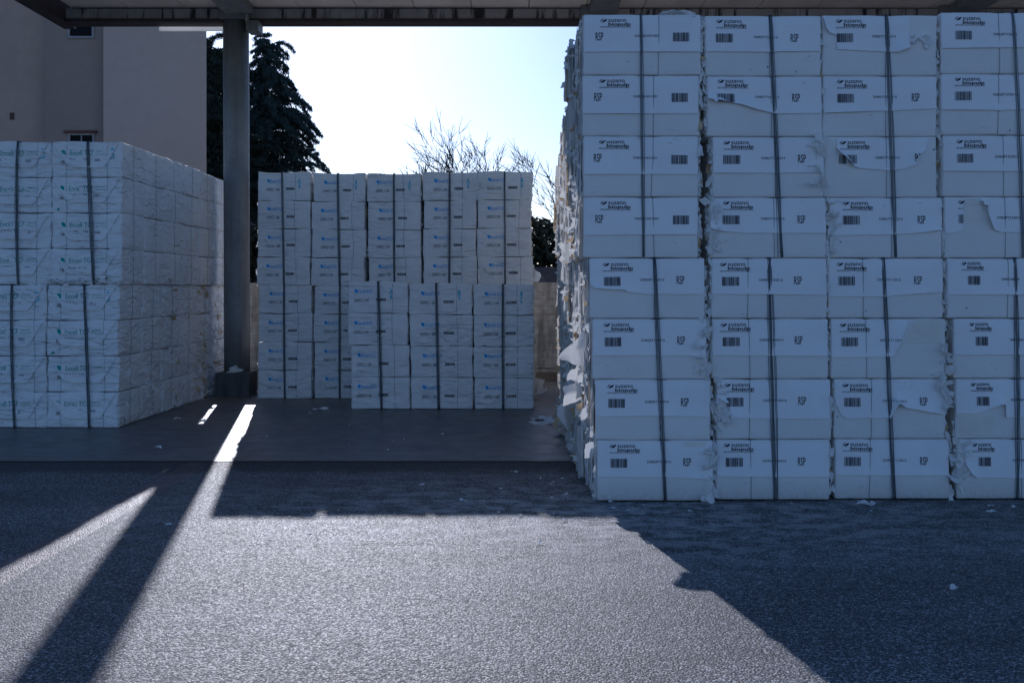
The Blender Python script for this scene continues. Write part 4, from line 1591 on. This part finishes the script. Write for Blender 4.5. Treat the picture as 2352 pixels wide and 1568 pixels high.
def bare_tree(X, Y, seed, label, stems, H, spread):
    rnd = random.Random(seed)
    root = empty('bare_tree', (X, Y, 0))
    tag(root, label, 'tree')
    trunk, crown = MB(), MB()

    def grow(mb, p, d, ln, r, lvl):
        n = 5
        pts = [p.copy()]
        rs = [r]
        for i in range(n):
            d = (d + Vector((rnd.gauss(0, .10), rnd.gauss(0, .10), rnd.gauss(.03, .07)))).normalized()
            p = p + d * ln / n
            pts.append(p.copy())
            rs.append(r * (1 - .5 * (i + 1) / n))
        mb.tube([q[:] for q in pts], rs, 5 if lvl < 2 else 3, cap=False)
        if lvl >= 5:
            return
        for k in range(2 if lvl < 1 else rnd.choice((3, 4, 4)) if lvl < 4 else 4):
            i = rnd.choice((2, 3, 4, 5)) if k else 5
            ang = rnd.uniform(.3, .75) if k else rnd.uniform(0, .25)
            ax = Vector((rnd.gauss(0, 1), rnd.gauss(0, 1), rnd.gauss(0, .3))).cross(d)
            if ax.length < .01:
                continue
            nd = d.copy()
            nd.rotate(__import__('mathutils').Quaternion(ax.normalized(), ang))
            nd.z += .04
            grow(crown, pts[i], nd.normalized(), ln * rnd.uniform(.58, .80), max(.0095, rs[i] * (.8 if k == 0 else .55)), lvl + 1)
    root.scale = (1.2, 1.1, 1.08)
    for (dx, dz, l0) in stems:
        grow(trunk, Vector((dx * .1, 0, 0)), Vector((dx, rnd.uniform(-.2, .2), dz)).normalized(), l0, .12, 0)
    trunk.build('trunk', M['bark'], root, smooth=True)
    crown.build('crown', M['bark_pale'], root, smooth=False)
    return root


bare_tree(wx(1215, 33), 33, 9, 'leafless branching tree showing above the right end of the back row', [(-.95, 1, 2.35), (-.55, 1, 2.45), (-.25, 1, 2.4), (.1, 1, 2.5), (.45, 1, 2.4), (-.75, 1, 2.0), (.8, 1, 2.1)], 7, 2)

# hedge beyond the wall
rnd = random.Random(77)
V, Fc = [], []
HX0, HX1, HY0 = -9.5, 12.0, 25.0
for i in range(50000):
    x = rnd.uniform(HX0, HX1)
    top = 3.15 + .28 * noise.noise(Vector((x * .8, 0, 0))) + .12 * noise.noise(Vector((x * 3.5, 2, 0)))
    z = top * (rnd.random() ** .8)
    y = rnd.gauss(0, .45)
    leaf_tri(V, Fc, Vector((x, y, z)), Vector((rnd.gauss(0, 1), rnd.gauss(0, 1), rnd.gauss(-.2, 1))), rnd.uniform(.10, .24), rnd, .7)
hg = mesh_obj('hedge', V, Fc, M['ivy'], smooth=False, loc=(0, HY0, 0))
tag(hg, 'dark overgrown hedge rising behind the low concrete wall', 'hedge')
sh = empty('garden_shed', (3.0, 22.5, 0))
tag(sh, 'low brown roofed shed just beyond the concrete wall', 'shed')
mb = MB()
mb.box(-3.2, 3.2, -.8, .8, 0, 1.62)
mb.build('wall', M['soil'], sh)
mb = MB()
b0 = [(-3.4, -1.0, 1.63), (3.4, -1.0, 1.63), (3.4, .1, 2.05), (-3.4, .1, 2.05), (3.4, 1.0, 1.63), (-3.4, 1.0, 1.63)]
mesh_obj('roof', b0, [(0, 1, 2, 3), (3, 2, 4, 5), (0, 3, 5), (1, 4, 2), (0, 5, 4, 1)], M['tile'], sh, smooth=False)

# ------------------------------------------------------------------ scraps of paper on the ground
rnd = random.Random(3)


def scrap(px, py, su, sv, label=None, seed=0, grp='loose paper scraps on the ground'):
    s = (py - HY) / CAMH
    Y = F0 / s
    X = (px - HX) / s
    r = random.Random(seed)
    mb = MB()
    for i in range(2 if su > .06 else 1):
        shard(mb, (r.uniform(-.2, .2) * su, 0, .002 + .003 * i), (cos(r.uniform(-.6, .6)), sin(r.uniform(-.6, .6)), .05), (r.uniform(-.4, .4), 1, r.uniform(.0, .12)), su, sv, r, 0, r.uniform(.0, .22), 4, 3)
    o = mb.build('paper_scrap', [M['shard']], smooth=False, loc=(X, Y, .004))
    tag(o, label or 'tiny torn white paper scrap lying on the ground', 'paper scrap', grp)
    return o


scrap(407, 963, .07, .07, 'crumpled white paper scrap on the slab beside the left-hand block', 1)
scrap(361, 1029, .09, .05, 'flat white paper scrap at the slab edge before the left-hand block', 2)
scrap(738, 941, .17, .07, 'long flat paper scrap on the slab before the back row', 3)
scrap(1322, 1040, .11, .08, 'crumpled paper scrap beside the foot of the ragged right-hand side', 4)
scrap(2192, 1354, .05, .05, 'small upright paper scrap alone on the shaded asphalt', 5)
scrap(1240, 965, .30, .10, 'largest torn paper sheet lying flat on the slab in the gap', 6)
scrap(1268, 975, .35, .12, 'torn paper sheet against the ragged foot of the gap\'s right side', 7)
scrap(465, 968, .12, .06, 'curled paper scrap in the short sunlit strip on the slab', 8)
scrap(1990, 1160, .14, .07, 'flat paper scrap at the foot of the third right-hand stack', 9)
for i in range(46):
    q = rnd.random()
    if q < .45:
        px, py = rnd.uniform(900, 1360), rnd.uniform(1080, 1200)
    elif q < .65:
        px, py = rnd.uniform(600, 1300), rnd.uniform(945, 1040)
    elif q < .9:
        px, py = rnd.uniform(1380, 2350), rnd.uniform(1152, 1180)
    else:
        px, py = rnd.uniform(100, 1400), rnd.uniform(1080, 1250)
    su = rnd.uniform(.015, .05)
    scrap(px, py, su, su * rnd.uniform(.5, 1), None, 100 + i)
# crumpled heap at the foot of the right-hand ragged side
for j, (px, py, lab) in enumerate(((1310, 1000, 'crumpled heap of torn wrapper at the ragged foot, nearer the slab edge'), (1296, 950, 'crumpled heap of torn wrapper at the ragged foot, deeper in the gap'))):
    s = (py - HY) / CAMH
    X, Y = (px - HX) / s, F0 / s
    mb = MB()
    for i in range(60):
        z = abs(rnd.gauss(0, .07))
        shard(mb, (rnd.gauss(0, .06), rnd.gauss(0, .15), z), (rnd.uniform(-1, 1), rnd.uniform(-1, 1), rnd.uniform(-.5, .5)), (rnd.uniform(-1, 1), rnd.uniform(-1, 1), rnd.uniform(0, 1)),
              rnd.uniform(.04, .12), rnd.uniform(.04, .12), rnd, 1 if rnd.random() < .1 else 0, rnd.uniform(-.4, .6), 3, 3)
    for i in range(len(mb.V)):
        if mb.V[i][2] < 0:
            mb.V[i] = (mb.V[i][0], mb.V[i][1], .002)
    o = mb.build('torn_paper_heap', [M['shard'], M['shard_tan']], loc=(X, Y, .002))
    tag(o, lab, 'paper heap')
# torn paper lying on the plinth
mb = MB()
shard(mb, (0, 0, .01), (1, -.1, .1), (.2, -.3, 1), .26, .09, random.Random(4), 0, -.3, 5, 4)
tag(mb.build('paper_scrap', [M['shard']], loc=(-4.0, YC - .21, .35)), 'folded paper scrap leaning on top of the column plinth', 'paper scrap')
mb = MB()
r = random.Random(8)
for i in range(5):
    shard(mb, (r.uniform(-.1, .1), r.uniform(-.2, .2), .01), (1, r.uniform(-1, 1), .2), (.5, .3, r.uniform(.3, 1)), .2, r.uniform(.1, .25), r, 0, r.uniform(-.3, .5), 4, 4)
s = (905 - HY) / CAMH
tag(mb.build('torn_paper_heap', [M['shard']], loc=((1240 - HX) / s, F0 / s, .0)), 'torn cream wrapper slumped beside the back row\'s right end', 'paper heap')
print('objects', len(COL.objects))
